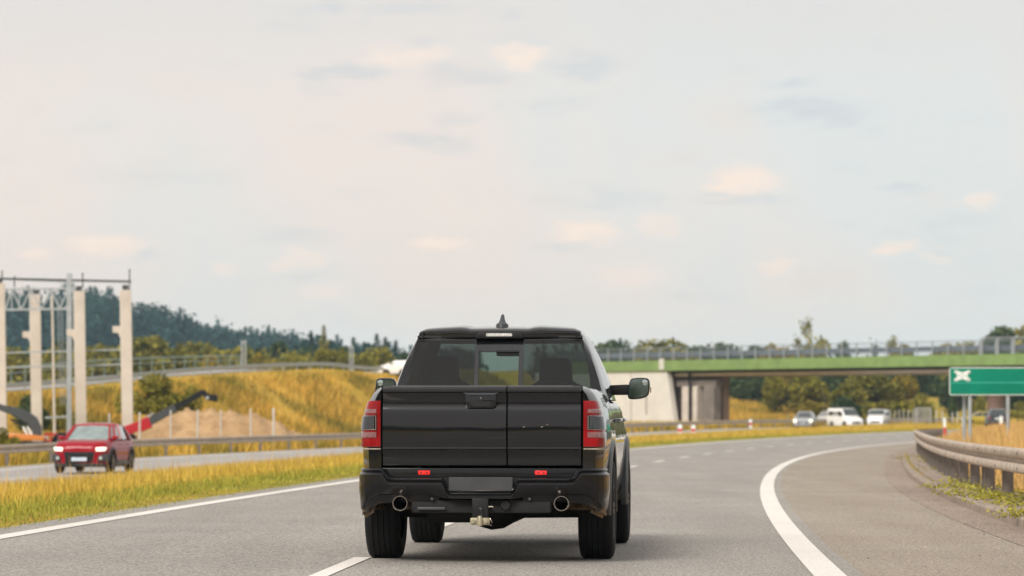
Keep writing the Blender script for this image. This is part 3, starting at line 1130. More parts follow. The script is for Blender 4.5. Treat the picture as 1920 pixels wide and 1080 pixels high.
# ------------------------------------------------------------------ construction machines
def wheel_simple(root, x, y, z, r, w, name='wheel', rim=None):
    t = MB().lathe([(-w / 2, r * .55), (-w / 2, r * .9), (-w / 2 + r * .1, r), (w / 2 - r * .1, r), (w / 2, r * .9), (w / 2, r * .55)], (x, y, z), 'x', 24)
    wo = t.build(name, M['tyre'], root)
    MB().lathe([(-w / 2 + .02, .001), (-w / 2 + .03, r * .56), (w / 2 - .03, r * .56), (w / 2 - .02, .001)], (x, y, z), 'x', 20).build('rim', rim or M['rim'], wo)
    return wo


def telehandler():
    Y = 178.0
    x0 = PX(200, Y)
    zg = HX(x0, Y)
    root = thing('telehandler', 'red telehandler with long black boom raised over the sand heap', 'telehandler', (x0, Y, zg), 0)

    def P(px, py, dy=0):
        return Vector((PX(px, Y) - x0, dy, PZ(py, Y) - zg))
    body = MB().prism([(-2.6, .5), (1.2, .5), (1.4, .8), (1.2, 1.05), (-.4, 1.15), (-2.5, 1.05), (-2.7, .8)], -.9, .9)
    body.build('body', M['machine_red'], root, bevel=.06)
    MB().loft([[(-.9, y, 1.05), (.2, y, 1.05), (.05, y, 1.45), (-.7, y, 1.45)] for y in (-.92, -.2)]).build('cab', M['car_glass'], root, bevel=.04)
    for x in (-2.2, 1.0):
        for y in (-.85, .85):
            w = wheel_simple(root, 0, 0, 0, .55, .4)
            w.rotation_euler = (0, 0, math.pi / 2)
            w.location = (x, y, .55)
    MB().bar(P(150, 840, -.15), P(277, 793, -.15), .42, .50).build('lower_boom', M['machine_red'], root, bevel=.03, seg=1)
    MB().bar(P(262, 800, -.15), P(283, 791, -.15), .5, .62).build('boom_collar', M['machine_red'], root, bevel=.03, seg=1)
    MB().bar(P(276, 794, -.15), P(330, 764, -.15), .34, .40).build('middle_boom', M['grey_trim'], root, bevel=.02, seg=1)
    MB().bar(P(325, 767, -.15), P(382, 735, -.15), .26, .30).build('upper_boom', M['matte_black'], root, bevel=.02, seg=1)
    MB().bar(P(265, 788, -.15), P(288, 775, -.15), .08).build('cylinder', M['steel'], root, smooth=False)
    h = MB().bar(P(380, 733, -.15), P(391, 746, -.15), .24, .26).bar(P(389, 744, -.15), P(408, 748, -.15), .4, .34)
    h.build('boom_head', M['matte_black'], root, bevel=.02, seg=1)
    MB().lathe([(-.25, .001), (-.25, .09), (.25, .09), (.25, .001)], P(390, 746, -.15), 'y', 12).build('pivot_pin', M['steel'], root)


telehandler()


def excavator():
    Y = 176.0
    x0 = PX(48, Y)
    zg = HX(x0, Y)
    root = thing('excavator', 'orange excavator with bent black arm reaching left past the concrete columns', 'excavator', (x0, Y, zg))

    def P(px, py, dy=0):
        return Vector((PX(px, Y) - x0, dy, PZ(py, Y) - zg))
    MB().prism([(P(14, 0).x, P(0, 826).z), (P(88, 0).x, P(0, 826).z), (P(86, 0).x, P(0, 818).z), (P(58, 0).x, P(0, 814).z), (P(18, 0).x, P(0, 812).z)], -.9, .9).build('body', M['orange_paint'], root, bevel=.05)
    MB().prism([(P(10, 0).x, P(0, 842).z), (P(92, 0).x, P(0, 842).z), (P(95, 0).x, P(0, 834).z), (P(88, 0).x, P(0, 828).z), (P(12, 0).x, P(0, 828).z)], -1.1, 1.1).build('track', M['under'], root, bevel=.08)
    pts = [P(-30, 752), P(4, 765), P(26, 771), P(48, 780), P(62, 790), P(69, 803), P(70, 818)]
    rings = []
    for i, p in enumerate(pts):
        d = (pts[min(i + 1, 6)] - pts[max(0, i - 1)]).normalized()
        u = Vector((d.z, 0, -d.x))
        r = [.13, .16, .22, .27, .27, .24, .20][i]
        rings.append([p + u * r + Vector((0, -.2, 0)), p - u * r + Vector((0, -.2, 0)), p - u * r + Vector((0, .2, 0)), p + u * r + Vector((0, .2, 0))])
    MB().loft(rings).build('arm', M['grey_trim'], root, bevel=.02, seg=1)
    for dx in (-4, 4):
        MB().bar(P(48 + dx, 800, -.15), P(58 + dx, 818, -.15), .09).build('cylinder', M['sign_white'], root, smooth=False)
    MB().bar(P(20, 786, -.1), P(46, 796, -.1), .12).build('hose_bar', M['matte_black'], root, smooth=False)


excavator()


def barrier_stack():
    Y = 186.0
    x0 = PX(108, Y)
    zg = HX(x0, Y)
    root = thing('site_barrier', 'maroon site barrier panel between the excavator and the red car', 'barrier', (x0, Y, zg))
    w = 24 / FPX * Y
    h = PZ(812, Y) - zg
    for z in (h - .12, h * .5, .2):
        MB().box(-w, w, -.03, .03, z, z + .12).build('rail', M['machine_red'], root, smooth=False)
    for i in range(9):
        x = -w + i * w / 4
        MB().box(x - .04, x + .04, -.05, -.031, 0, h).build('slat', M['machine_red'], root, smooth=False)


barrier_stack()

# ------------------------------------------------------------------ vegetation
TO = dict(
    dark=foliage('dark_leaves', (0.026, 0.056, 0.024), (0.085, 0.115, 0.028), 0.2, 0.3, 0.45),
    olive=foliage('olive_leaves', (0.13, 0.13, 0.016), (0.30, 0.26, 0.034), 0.25, 0.3, 0.45),
    gold=foliage('yellow_green_leaves', (0.19, 0.16, 0.016), (0.36, 0.26, 0.028), 0.25, 0.3, 0.4),
    pine=foliage('pine_needles', (0.018, 0.040, 0.032), (0.046, 0.078, 0.048), 0.15, 0.2, 0.45))
M['forest'] = foliage('hazed_forest_leaves', (0.008, 0.042, 0.044), (0.028, 0.082, 0.070), 0.15, 0.03, 0.3)  # blue of the distance haze is mixed into this leaf colour


def quads(c, s, jit=1.0, flat=0.0):
    """random leaf-clump quads around centres c with half sizes s"""
    n = len(c)
    u = rng.normal(size=(n, 3))
    u[:, 2] *= 1 - flat
    u /= np.linalg.norm(u, axis=1)[:, None]
    w = rng.normal(size=(n, 3))
    v = np.cross(u, w)
    v /= np.linalg.norm(v, axis=1)[:, None]
    s = np.asarray(s).reshape(-1, 1)
    a, b = u * s, v * s * (0.55 + 0.4 * rng.random((n, 1)))
    q = np.stack([c - a * .9, c - b + a * .1, c + a, c + b - a * .1], 1)
    return q.reshape(-1, 3)


def crown_points(kind, n, rad, zc, hz):
    """leaf positions spread through a lumpy crown"""
    if kind in ('round', 'bush'):
        k = 16 if kind == 'round' else 9
        d = rng.normal(size=(k, 3))
        d /= np.linalg.norm(d, axis=1)[:, None]
        sub = d * (0.35 + 0.35 * rng.random((k, 1)))
        sub[0] = (0, 0, .1)
        sub[1] = (.1, .1, .62)
        sr = 0.26 + 0.2 * rng.random(k)
        i = rng.integers(0, k, n)
        q = rng.normal(size=(n, 3))
        q /= np.linalg.norm(q, axis=1)[:, None]
        q *= (0.55 + 0.5 * rng.random((n, 1)) ** .6) * sr[i][:, None]
        p = sub[i] + q
        if kind == 'bush':
            p[:, 2] = np.abs(p[:, 2] + .3) - .3
        return p * (rad, rad, hz) + (0, 0, zc)
    if kind == 'cone':
        z = rng.random(n) ** 1.3
        tier = 0.75 + 0.25 * np.sin(z * 40)
        r = (1.02 - z) * tier * (0.4 + 0.6 * rng.random(n) ** .5)
        a = rng.random(n) * 2 * math.pi
        r = r * (1 + .2 * np.sin(a * 3 + z * 9))
        return np.stack([r * np.cos(a) * rad, r * np.sin(a) * rad, zc + (z * 2 - 1) * hz - r * .08 * hz], 1)
    if kind == 'sparse':
        k = 15
        zz = rng.random(k) * 2 - 1
        aa = rng.random(k) * 7
        sub = np.stack([np.cos(aa) * .6 * (1 - zz * .5), np.sin(aa) * .6 * (1 - zz * .5), zz], 1)
        i = rng.integers(0, k, n)
        p = sub[i] + rng.normal(size=(n, 3)) * (.22, .22, .10)
        return p * (rad, rad, hz) + (0, 0, zc)


PROTO = {}


def tree_proto(kind, tone, var):
    key = (kind, tone, var)
    if key in PROTO:
        return PROTO[key]
    # unit tree: total height 10 m
    if kind == 'round':
        c, r0 = crown_points('round', 4200, 3.4, 6.0, 3.9), 4.0
        size = .13 + .19 * rng.random(len(c))
    elif kind == 'bush':
        c = crown_points('bush', 3200, 6.0, 4.2, 5.0)
        size = .2 + .28 * rng.random(len(c))
    elif kind == 'cone':
        c = crown_points('cone', 2200, 2.0, 5.5, 4.6)
        size = (.12 + .2 * rng.random(len(c))) * np.clip(1.15 - (c[:, 2] - .9) / 9.2, .3, 1)
    else:
        c = crown_points('sparse', 900, 1.5, 6.2, 3.9)
        size = .12 + .16 * rng.random(len(c))
    v = quads(c, size)
    name = {'round': 'crown', 'bush': 'foliage', 'cone': 'crown', 'sparse': 'crown'}[kind]
    crown = fast_mesh(name, v, 4, TO[tone])
    tm = MB()
    if kind == 'bush':
        for i in range(5):
            a = i * 1.3
            tm.tube([(math.cos(a) * .5, math.sin(a) * .5, -.3), (math.cos(a) * 2, math.sin(a) * 2, 3.5)], [.22, .06], 5)
        tn = 'stem'
    else:
        top = 8.6 if kind in ('cone', 'sparse') else 6.0
        tm.tube([(0, 0, -.5), (.06, .03, 2.4), (-.05, .04, top * .6), (.03, 0, top)], [.30, .22, .14, .04], 7)
        for i in range(7 if kind != 'cone' else 0):
            a, z = i * 2.2, 2.8 + i * .55
            q = 1.9 if kind == 'round' else .8
            tm.tube([(0, 0, z), (math.cos(a) * q * .5, math.sin(a) * q * .5, z + .9), (math.cos(a) * q, math.sin(a) * q, z + 1.5)], [.11, .08, .03], 5)
        tn = 'trunk'
    trunk = tm.build(tn, M['bark'])
    PROTO[key] = (crown, trunk, name)
    for o in (crown, trunk):
        COL.objects.unlink(o)
    return PROTO[key]


TREE_N = [0]


def tree(px, ptop, Y, wpx, kind, tone, label, group, zbase=None, name=None, cat=None):
    TREE_N[0] += 1
    if ptop < 680 and Y > 550:
        wpx *= {'round': 1.7, 'cone': 2.3}.get(kind, 1.2)
    x = PX(px, Y)
    zg = HX(x, Y) if zbase is None else zbase
    crown, trunk, cn = tree_proto(kind, tone, TREE_N[0] % 3)
    h = PZ(ptop, Y) - zg
    w = wpx / FPX * Y
    if kind == 'bush':
        full_h, full_w = 8.6, 11.5
    elif kind == 'round':
        full_h, full_w = 9.8, 6.6
    elif kind == 'cone':
        full_h, full_w = 10.0, 3.6
    else:
        full_h, full_w = 10.2, 3.4
    nm = name or {'round': 'broadleaf_tree', 'bush': 'bush', 'cone': 'conifer_tree', 'sparse': 'sparse_tree'}[kind]
    root = thing(nm, label, cat or ('bush' if kind == 'bush' else 'tree'), (x, Y, zg), rng.random() * 6.28, group)
    root.scale = (w / full_w, w / full_w, h / full_h)
    for o in (crown, trunk):
        c = o.copy()
        COL.objects.link(c)
        c.parent = root
    return root


# --- wooded hill on the left, far away
HILL = ([-2600, -1200, -500, -80, 0, 70, 130, 185, 240, 320, 370, 450, 520, 600, 680, 780, 900],
        [640, 600, 575, 562, 560, 553, 546, 547, 566, 588, 608, 620, 632, 642, 660, 700, 770])


def hill():
    Y = 1250.0
    TREE = 13.0
    xs = np.linspace(PX(-2600, Y), PX(960, Y), 120)
    rows = []

    def ridge(x):
        return max(-2, PZ(np.interp(960 + x / Y * FPX, *HILL), Y) - TREE)
    for x in xs:
        r = ridge(x)
        row = []
        for f in np.linspace(0, 1, 14):
            row.append((x * (1 - .28 * (1 - f)), Y - 330 * (1 - f), -1 + (r + 1) * ss(0, 1, f) + 3 * math.sin(x * .05 + f * 8) * f * (1 - f)))
        row.append((x * 1.3, Y + 600, -1))
        rows.append(row)
    tag(MB().grid(rows).build('hills', M['forest']), kind='structure')
    # the forest on it: one far-off mass of crowns
    cs, sz = [], []
    n = 2600
    for i in range(n):
        f = rng.random() ** .8
        x = rng.uniform(PX(-700, Y), PX(800, Y))
        r = ridge(x)
        if r < 1.0:
            continue
        z = -1 + (r + 1) * ss(0, 1, f)
        p = np.array((x * (1 - .28 * (1 - f)), Y - 330 * (1 - f), z))
        con = rng.random() < .2
        hh = rng.uniform(9, 16)
        m = 80
        if con:
            q = crown_points('cone', m, 2.6, hh * .55, hh * .5)
        else:
            q = crown_points('round', m, 4.2, hh * .62, hh * .42)
        cs.append(q + p)
        sz.append(rng.uniform(.5, 1.05, m))
    c = np.concatenate(cs)
    s = np.concatenate(sz)
    o = fast_mesh('forest', quads(c, s), 4, M['forest'])
    tag(o, 'dark blue green forest covering the distant hill on the left', 'forest', kind='stuff')


hill()

G1 = 'trees standing behind the embankment'
for row in (
    # px, top, Y, width, kind, tone, label
    (20, 652, 470, 90, 'round', 'olive', 'olive tree behind the left edge column and its bracing bars'),
    (95, 660, 455, 80, 'bush', 'olive', 'low olive bush tree seen between the two left concrete columns'),
    (110, 640, 520, 95, 'round', 'dark', 'dark tree seen behind the grey steel post and its cables'),
    (195, 648, 480, 85, 'round', 'olive', 'olive tree seen between the two right concrete columns'),
    (272, 632, 470, 105, 'round', 'olive', 'broad olive tree just right of the rightmost concrete column'),
    (335, 650, 455, 85, 'round', 'olive', 'olive round tree above the bush on the embankment'),
    (372, 642, 470, 95, 'round', 'olive', 'olive round tree left of the yellowish bush behind the railing'),
    (398, 668, 440, 62, 'bush', 'gold', 'yellowish bush behind the railing, left of the left pair of poles'),
    (440, 650, 490, 90, 'round', 'olive', 'olive tree directly behind the left pair of grey poles'),
    (494, 668, 440, 58, 'bush', 'gold', 'rounded yellow green bush right of the left pair of poles'),
    (470, 655, 560, 90, 'round', 'dark', 'dark tree in the second row above the rounded yellow green bush'),
    (530, 642, 540, 95, 'round', 'dark', 'dark broad tree in the dip between the hill and the twin tall trees'),
    (549, 668, 445, 52, 'bush', 'olive', 'small olive bush below the twin tall trees'),
    (583, 622, 640, 40, 'cone', 'pine', 'left one of the twin tall narrow conifers'),
    (607, 612, 640, 44, 'cone', 'olive', 'right, tallest one of the twin tall narrow conifers'),
    (570, 648, 600, 80, 'round', 'dark', 'dark tree at the foot of the twin tall conifers'),
    (602, 655, 450, 72, 'round', 'olive', 'olive round tree at the end of the pale green railing'),
    (640, 652, 560, 80, 'round', 'dark', 'dark tree left of the right pair of poles'),
    (640, 664, 450, 50, 'bush', 'olive', 'olive bush at the foot of the right pair of poles'),
    (663, 634, 700, 52, 'cone', 'pine', 'blue green conifer rising above the right pair of poles'),
    (682, 642, 700, 36, 'cone', 'pine', 'short blue green conifer just right of the poles'),
    (676, 664, 455, 60, 'round', 'olive', 'olive tree left of the white van on the embankment'),
    (706, 627, 700, 46, 'cone', 'pine', 'tall ragged conifer above the white van on the embankment'),
    (722, 634, 720, 50, 'cone', 'pine', 'blue green conifer left of the cab roof of the pickup'),
    (742, 640, 720, 54, 'cone', 'pine', 'blue green conifer touching the cab pillar of the pickup'),
    (716, 652, 470, 62, 'round', 'olive', 'olive tree right above the roof of the white van on the embankment'),
    (752, 664, 480, 56, 'round', 'dark', 'dark tree between the white van and the pickup cab'),
    (800, 660, 560, 90, 'round', 'dark', 'dark tree hidden behind the left side of the pickup cab'),
):
    row = list(row)
    if row[4] in ('round', 'bush') and row[2] < 500:
        row[3] *= 1.4
    tree(*row, group=G1)
tree(302, 706, 246, 150, 'bush', 'olive', 'broad olive bush growing on the golden embankment slope', None, zbase=.7)
tree(356, 728, 246, 64, 'bush', 'olive', 'small olive bush on the slope right of the broad one', None, zbase=1.2)
tree(52, 746, 222, 90, 'bush', 'dark', 'dark bush between the two left concrete columns', None)
tree(110, 748, 226, 84, 'bush', 'olive', 'olive bush seen around the foot of the grey steel post', None)
tree(8, 806, 150, 60, 'bush', 'olive', 'low dark bush at the left edge in front of the excavator', None)
G2 = 'trees beyond the overpass'
for row in (
    (1128, 640, 600, 60, 'round', 'dark', 'dark tree top just right of the pickup cab above the bridge railing'),
    (1165, 641, 600, 60, 'round', 'dark', 'dark tree top above the bridge railing left of the broad one'),
    (1190, 648, 640, 40, 'round', 'olive', 'small olive tree top left of the broad rounded tree top'),
    (1245, 637, 600, 95, 'round', 'olive', 'broad rounded olive tree top above the green bridge beam'),
    (1262, 634, 620, 40, 'cone', 'pine', 'pointed tree top rising from the broad rounded one'),
    (1300, 650, 640, 70, 'round', 'dark', 'low dark tree top right of the broad rounded one'),
    (1352, 639, 560, 34, 'sparse', 'dark', 'small spiky tree alone above the bridge railing'),
    (1345, 648, 640, 70, 'round', 'dark', 'low dark tree top around the small spiky tree'),
    (1415, 650, 640, 70, 'round', 'dark', 'low dark tree top between the spiky tree and the tall sparse one'),
    (1452, 639, 600, 50, 'round', 'gold', 'yellow green tree top left of the tall sparse tree'),
    (1511, 606, 560, 30, 'sparse', 'olive', 'tall sparse olive tree rising high above the bridge'),
    (1499, 640, 590, 30, 'sparse', 'olive', 'thin low tree at the left foot of the tall sparse tree'),
    (1540, 640, 600, 40, 'sparse', 'olive', 'thin low tree right of the tall sparse tree'),
    (1580, 645, 640, 30, 'round', 'dark', 'small dark round tree top right of the tall sparse tree'),
    (1642, 637, 620, 26, 'sparse', 'dark', 'left one of the two small trees on the open skyline'),
    (1672, 640, 620, 28, 'sparse', 'olive', 'right one of the two small trees on the open skyline'),
    (1700, 648, 620, 50, 'round', 'olive', 'low olive tree top in the gap before the right-hand wood'),
    (1770, 642, 620, 60, 'round', 'olive', 'low olive tree top left of the right-hand wood'),
    (1812, 642, 600, 70, 'round', 'olive', 'olive tree top starting the right-hand wood'),
    (1862, 629, 600, 75, 'round', 'dark', 'dark tree top on the rise of the right-hand wood'),
    (1893, 614, 600, 75, 'round', 'dark', 'high dark tree top near the right edge of the photo'),
    (1935, 612, 600, 80, 'round', 'olive', 'high olive tree top cut by the right edge of the photo'),
    # seen under the bridge
    (1340, 690, 500, 100, 'round', 'dark', 'dark tree under the bridge right beside the abutment columns'),
    (1395, 680, 520, 110, 'round', 'dark', 'dark broad tree under the bridge above the golden field'),
    (1430, 700, 500, 70, 'round', 'dark', 'dark tree under the bridge left of the pale olive one'),
    (1457, 704, 440, 72, 'round', 'olive', 'narrow pale olive tree under the bridge left of the broad one'),
    (1512, 702, 440, 110, 'round', 'olive', 'broad pale olive tree under the bridge above the silver car'),
    (1525, 752, 415, 80, 'bush', 'gold', 'yellow green bush just above the roof of the parked white car'),
    (1575, 690, 520, 100, 'round', 'dark', 'dark tree under the bridge behind the broad pale olive one'),
    (1592, 720, 435, 100, 'round', 'olive', 'olive tree under the bridge right above the left white van'),
    (1580, 748, 420, 95, 'bush', 'dark', 'dark bush behind the roof of the left white van'),
    (1640, 700, 450, 130, 'round', 'olive', 'olive tree under the bridge above the gap between the vans'),
    (1690, 702, 460, 110, 'round', 'gold', 'yellowish tree under the bridge above the right white van'),
    (1668, 692, 540, 100, 'round', 'dark', 'dark tree under the bridge behind the yellowish one'),
    (1738, 690, 520, 90, 'round', 'dark', 'very dark tree under the bridge left of the sign'),
    (1722, 742, 430, 70, 'bush', 'olive', 'olive bush beside the golden slope left of the sign'),
    (1783, 748, 410, 30, 'bush', 'dark', 'dark bush on the golden slope just below the sign edge'),
    (1800, 700, 500, 90, 'round', 'dark', 'dark tree behind the left part of the green sign'),
    (1838, 744, 420, 46, 'bush', 'olive', 'olive bush seen below the middle of the sign'),
    (1900, 700, 480, 100, 'round', 'dark', 'dark tree under the bridge at the right edge behind the sign'),
    (1915, 755, 430, 60, 'bush', 'olive', 'olive bush below the sign at the right edge of the photo'),
):
    tree(*row, group=G2)
hb = MB()


def hedge():
    c, s = [], []
    for px in np.arange(1625, 1746, 1.5):
        Y = 410
        m = 60
        p = np.stack([np.full(m, PX(px, Y)) + rng.normal(0, .25, m), Y + rng.normal(0, .5, m), HX(PX(px, Y), Y) + rng.random(m) ** .8 * (PZ(757 + 3 * math.sin(px * .2), Y) - HX(PX(px, Y), Y))], 1)
        c.append(p)
        s.append(rng.uniform(.12, .35, m))
    c, s = np.concatenate(c), np.concatenate(s)
    tag(fast_mesh('hedge', quads(c, s), 4, TO['olive']), 'clipped green hedge behind the wire fence right of the white vans', 'hedge')


hedge()


def treeline():
    """far wood closing the view under and beside the bridge"""
    def wood(n, x0, x1, Ya, Yb, prof, mat, label, cone=.25):
        c, s = [], []
        for i in range(n):
            px = rng.uniform(x0, x1)
            Y = rng.uniform(Ya, Yb)
            x = PX(px, Y)
            zg = HX(x, Y)
            hh = PZ(np.interp(px, prof[0], prof[1]), Y) - zg
            hh *= rng.uniform(.84, 1.0)
            m = 80
            if rng.random() < cone:
                q = crown_points('cone', m, 2.4, hh * .5, hh * .5)
            else:
                q = crown_points('round', m, 3.6, hh * .52, hh * .5)
            c.append(q + np.array((x, Y, zg)))
            s.append(rng.uniform(.3, .7, m))
        c, s = np.concatenate(c), np.concatenate(s)
        tag(fast_mesh('far_wood', quads(c, s), 4, mat), label, 'wood', kind='stuff')
    wood(1500, 1000, 2400, 640, 740, ([1000, 1110, 1200, 1230, 1290, 1330, 1480, 1510, 1560, 1620, 1780, 1830, 1900, 1960, 2400],
                                     [640, 640, 644, 640, 642, 651, 650, 642, 652, 668, 664, 644, 622, 614, 620]), TO['dark'],
         'far dark wood reading as one mass beyond the overpass', .15)
    wood(800, -500, 800, 500, 570, ([-500, 0, 120, 220, 260, 300, 350, 420, 520, 600, 700, 800],
                                   [660, 655, 652, 645, 638, 642, 652, 650, 654, 660, 662, 662]), TO['olive'],
         'continuous olive green wood behind the embankment railing', 0)
    wood(1900, -900, 900, 640, 760, ([-900, 300, 520, 560, 580, 610, 630, 650, 665, 690, 705, 730, 760, 900],
                                    [640, 650, 648, 636, 628, 618, 638, 646, 640, 645, 632, 640, 648, 650]), M['forest'],
         'far dark wood reading as one mass at the foot of the hill', .5)


treeline()


def wood_behind():
    # roadside wood behind the viewer, mirrored in the tailgate and the door mirrors
    c, s = [], []
    for i in range(520):
        Y = -rng.uniform(120, 190)
        x = rng.uniform(-240, 200)
        zg = HX(x, Y)
        hh = rng.uniform(6, 10) + 2 * math.sin(x * .07)
        m = 60
        c.append(crown_points('round', m, 3.4, hh * .5, hh * .5) + np.array((x, Y, zg)))
        s.append(rng.uniform(.4, .9, m))
    c, s = np.concatenate(c), np.concatenate(s)
    tag(fast_mesh('roadside_wood', quads(c, s), 4, TO['dark']), 'dark roadside wood reflected in the mirrors of the pickup', 'wood', kind='stuff')


wood_behind()


def golden_field():
    """rising dry field beyond the bridge"""
    for (pts, nm) in (([(1318, 752, 470), (1345, 755, 468), (1400, 763, 462), (1460, 772, 455), (1520, 781, 450), (1580, 788, 446)], 'golden_field'),
                      ([(1640, 768, 520), (1690, 754, 520), (1715, 747, 520), (1740, 742, 520), (1775, 743, 520), (1830, 750, 510), (1900, 758, 500), (1990, 764, 495)], 'golden_field')):
        rows = []
        for px, py, Y in pts:
            q = at(px, py, Y)
            zg = HX(q.x, Y) - .4
            rows.append([(q.x - .1 * f * 40, Y - 40 * f, q.z * (1 - f) + zg * f) for f in np.linspace(1, 0, 8)] + [(q.x, Y + 8, zg)])
        tag(MB().grid(rows).build(nm, M['slope'] if pts[0][0] < 1500 else M['ground']), kind='structure')


golden_field()


# --- grass
def blades(name, P, h, w, mat, label, lean=.35):
    n = len(P)
    a = rng.random(n) * 2 * math.pi
    side = np.stack([np.cos(a), np.sin(a), np.zeros(n)], 1) * (w / 2)[:, None]
    ln = rng.normal(size=(n, 3)) * lean * h[:, None]
    ln[:, 2] = 0
    up = np.zeros((n, 3))
    up[:, 2] = h
    v = np.stack([P - side, P + side, P + up + ln], 1).reshape(-1, 3)
    return tag(fast_mesh(name, v, 3, mat), label, 'grass', kind='stuff')


def scatter(n, Ya, Yb, ta, tb, power=1.0):
    """points on the land, denser near the camera"""
    u = rng.random(n)
    if power == 1.0:
        Y = Ya * (Yb / Ya) ** u
    else:
        Y = Ya + (Yb - Ya) * u ** power
    t = ta + (tb - ta) * rng.random(n)
    P = np.array([(R_(y) + q, y, H(y, q) - .01) for y, q in zip(Y, t)])
    return P, Y, t


P, Y, t = scatter(60000, 26, 320, -10.9, -8.02)
edge = np.clip((-8.0 - t) / 1.2, .25, 1)
blades('short_grass', P, rng.uniform(.05, .17, len(P)) * edge, .010 + Y * .00018, M['grass_green'], 'short green grass along the left edge of the road')
P, Y, t = scatter(130000, 28, 400, -17.55, -9.2)
dens = rng.random(len(P)) < np.clip((-9.2 - t) / 2.2, 0.05, 1)
P, Y, t = P[dens], Y[dens], t[dens]
hh = rng.uniform(.16, .44, len(P)) * np.clip(.5 + (-9 - t) / 6, .5, 1.1)
blades('dry_grass', P, hh, .012 + Y * .0002, M['grass_gold'], 'tall golden grass on the median', .25)
P, Y, t = scatter(1600, 34, 200, -17.5, -10.5)
blades('seed_stalks', P, rng.uniform(.4, .8, len(P)), .010 + Y * .00010, M['grass_straw'], 'thin dry seed stalks standing above the median grass', .12)
P, Y, t = scatter(70000, 70, 460, -40, -28.6)
blades('dry_grass', P, rng.uniform(.2, .75, len(P)), .03 + Y * .00025, M['slope_grass'], 'golden grass behind the far guardrail', .3)
# island right of the bend
P, Y, t = scatter(120000, 26, 260, 3.6, 22)
k = np.array([tk(y) for y in Y])
m = t > k + .62
P, Y, t, k = P[m], Y[m], t[m], k[m]
blades('dry_grass', P, rng.uniform(.25, .75, len(P)) * np.clip((t - k - .2) / 1.5, .4, 1), .014 + Y * .00018, M['grass_straw'], 'tall golden grass behind the curving guardrail', .28)
P, Y, t = scatter(14000, 60, 220, 5.2, 14)
blades('dry_grass', P, rng.uniform(.4, .8, len(P)), .018 + Y * .0002, M['grass_straw'], 'tall straw coloured grass tufts around the sign posts', .25)
# embankment slope
pts = []
us = rng.uniform(0, len(cpts) - 1.2, 42000)
fs = rng.random(42000)
for u, f in zip(us, fs):
    p, d, n = crest_frame(u)
    hgt = p.z - HX(p.x, p.y) + .4
    pts.append(p + n * (hgt * 1.85 * f) - Vector((0, 0, hgt * f + .1)))
P = np.array([tuple(p) for p in pts])
blades('slope_grass', P, rng.uniform(.35, 1.1, len(P)) * np.clip(.22 + fs * 4, .22, 1), rng.uniform(.08, .2, len(P)), M['slope_grass'], 'golden and olive wild grass covering the embankment slope', .3)
pts = []
for i in range(16000):
    px = rng.uniform(1320, 1580)
    Y0 = np.interp(px, [1318, 1580], [470, 446])
    zt_ = PZ(np.interp(px, [1318, 1345, 1400, 1460, 1520, 1580], [752, 755, 763, 772, 781, 788]), Y0)
    f = rng.random()
    x = PX(px, Y0) - 4 * f
    zg = HX(PX(px, Y0), Y0) - .4
    pts.append((x, Y0 - 40 * f, zt_ * (1 - f) + zg * f))
P = np.array(pts)
blades('dry_grass', P, rng.uniform(.5, 1.3, len(P)), rng.uniform(.12, .3, len(P)), M['slope_grass'], 'golden wild grass on the field beyond the bridge columns', .3)
# field tufts beyond the bridge
P, Y, t = scatter(26000, 340, 470, -62, -29)
blades('dry_grass', P, rng.uniform(.4, 1.0, len(P)), np.full(len(P), .16), M['grass_gold'], 'golden field grass beyond the overpass', .3)


def weeds():
    cs, sz = [], []
    for i in range(120):
        Yq = 30 * (95 / 30) ** rng.random()
        k = tk(Yq)
        tt = k + (.2 + .7 * rng.random() if rng.random() < .9 else -.05 * rng.random())
        if Yq > 47 and rng.random() < .55:
            continue
        p = np.array((R_(Yq) + tt, Yq, H(Yq, k + .3)))
        m = rng.integers(40, 120)
        q = rng.normal(size=(m, 3)) * (.15, .15, .05)
        q[:, 2] = np.abs(q[:, 2]) + .02
        cs.append(p + q)
        sz.append(rng.uniform(.009, .028, m))
    c, s = np.concatenate(cs), np.concatenate(sz)
    tag(fast_mesh('weeds', quads(c, s, flat=.6), 4, M['weed']), 'low pale green weeds growing along the kerb under the guardrail', 'weeds', kind='stuff')


weeds()


def pebbles():
    cs, sz = [], []
    n = 2600
    for i in range(n):
        Yq = 24 * (110 / 24) ** rng.random()
        k = tk(Yq)
        tt = k - .02 - abs(rng.normal(0, .5)) if i % 10 < 5 else rng.uniform(.4, 2.4) if i % 10 == 5 else k + .2 + .7 * rng.random()
        z = H(Yq, k + .3) if tt > k else H(Yq, tt) + .004
        cs.append((R_(Yq) + tt, Yq, z))
        sz.append(rng.uniform(.005, .016))
    mb = MB()
    for (x, y, z), s in zip(cs, sz):
        a = rng.random() * 3
        p = [(x + math.cos(a + q) * s * rng.uniform(.6, 1), y + math.sin(a + q) * s * rng.uniform(.6, 1), z) for q in (0, 1.5, 3.1, 4.6)] + [(x, y, z + s * .8)]
        mb.add(p, [(0, 1, 4), (1, 2, 4), (2, 3, 4), (3, 0, 4)])
    tag(mb.build('grit', M['gutter'], weld=0, smooth=False), 'loose grit and small stones along the kerb and shoulder', 'grit', kind='stuff')


pebbles()

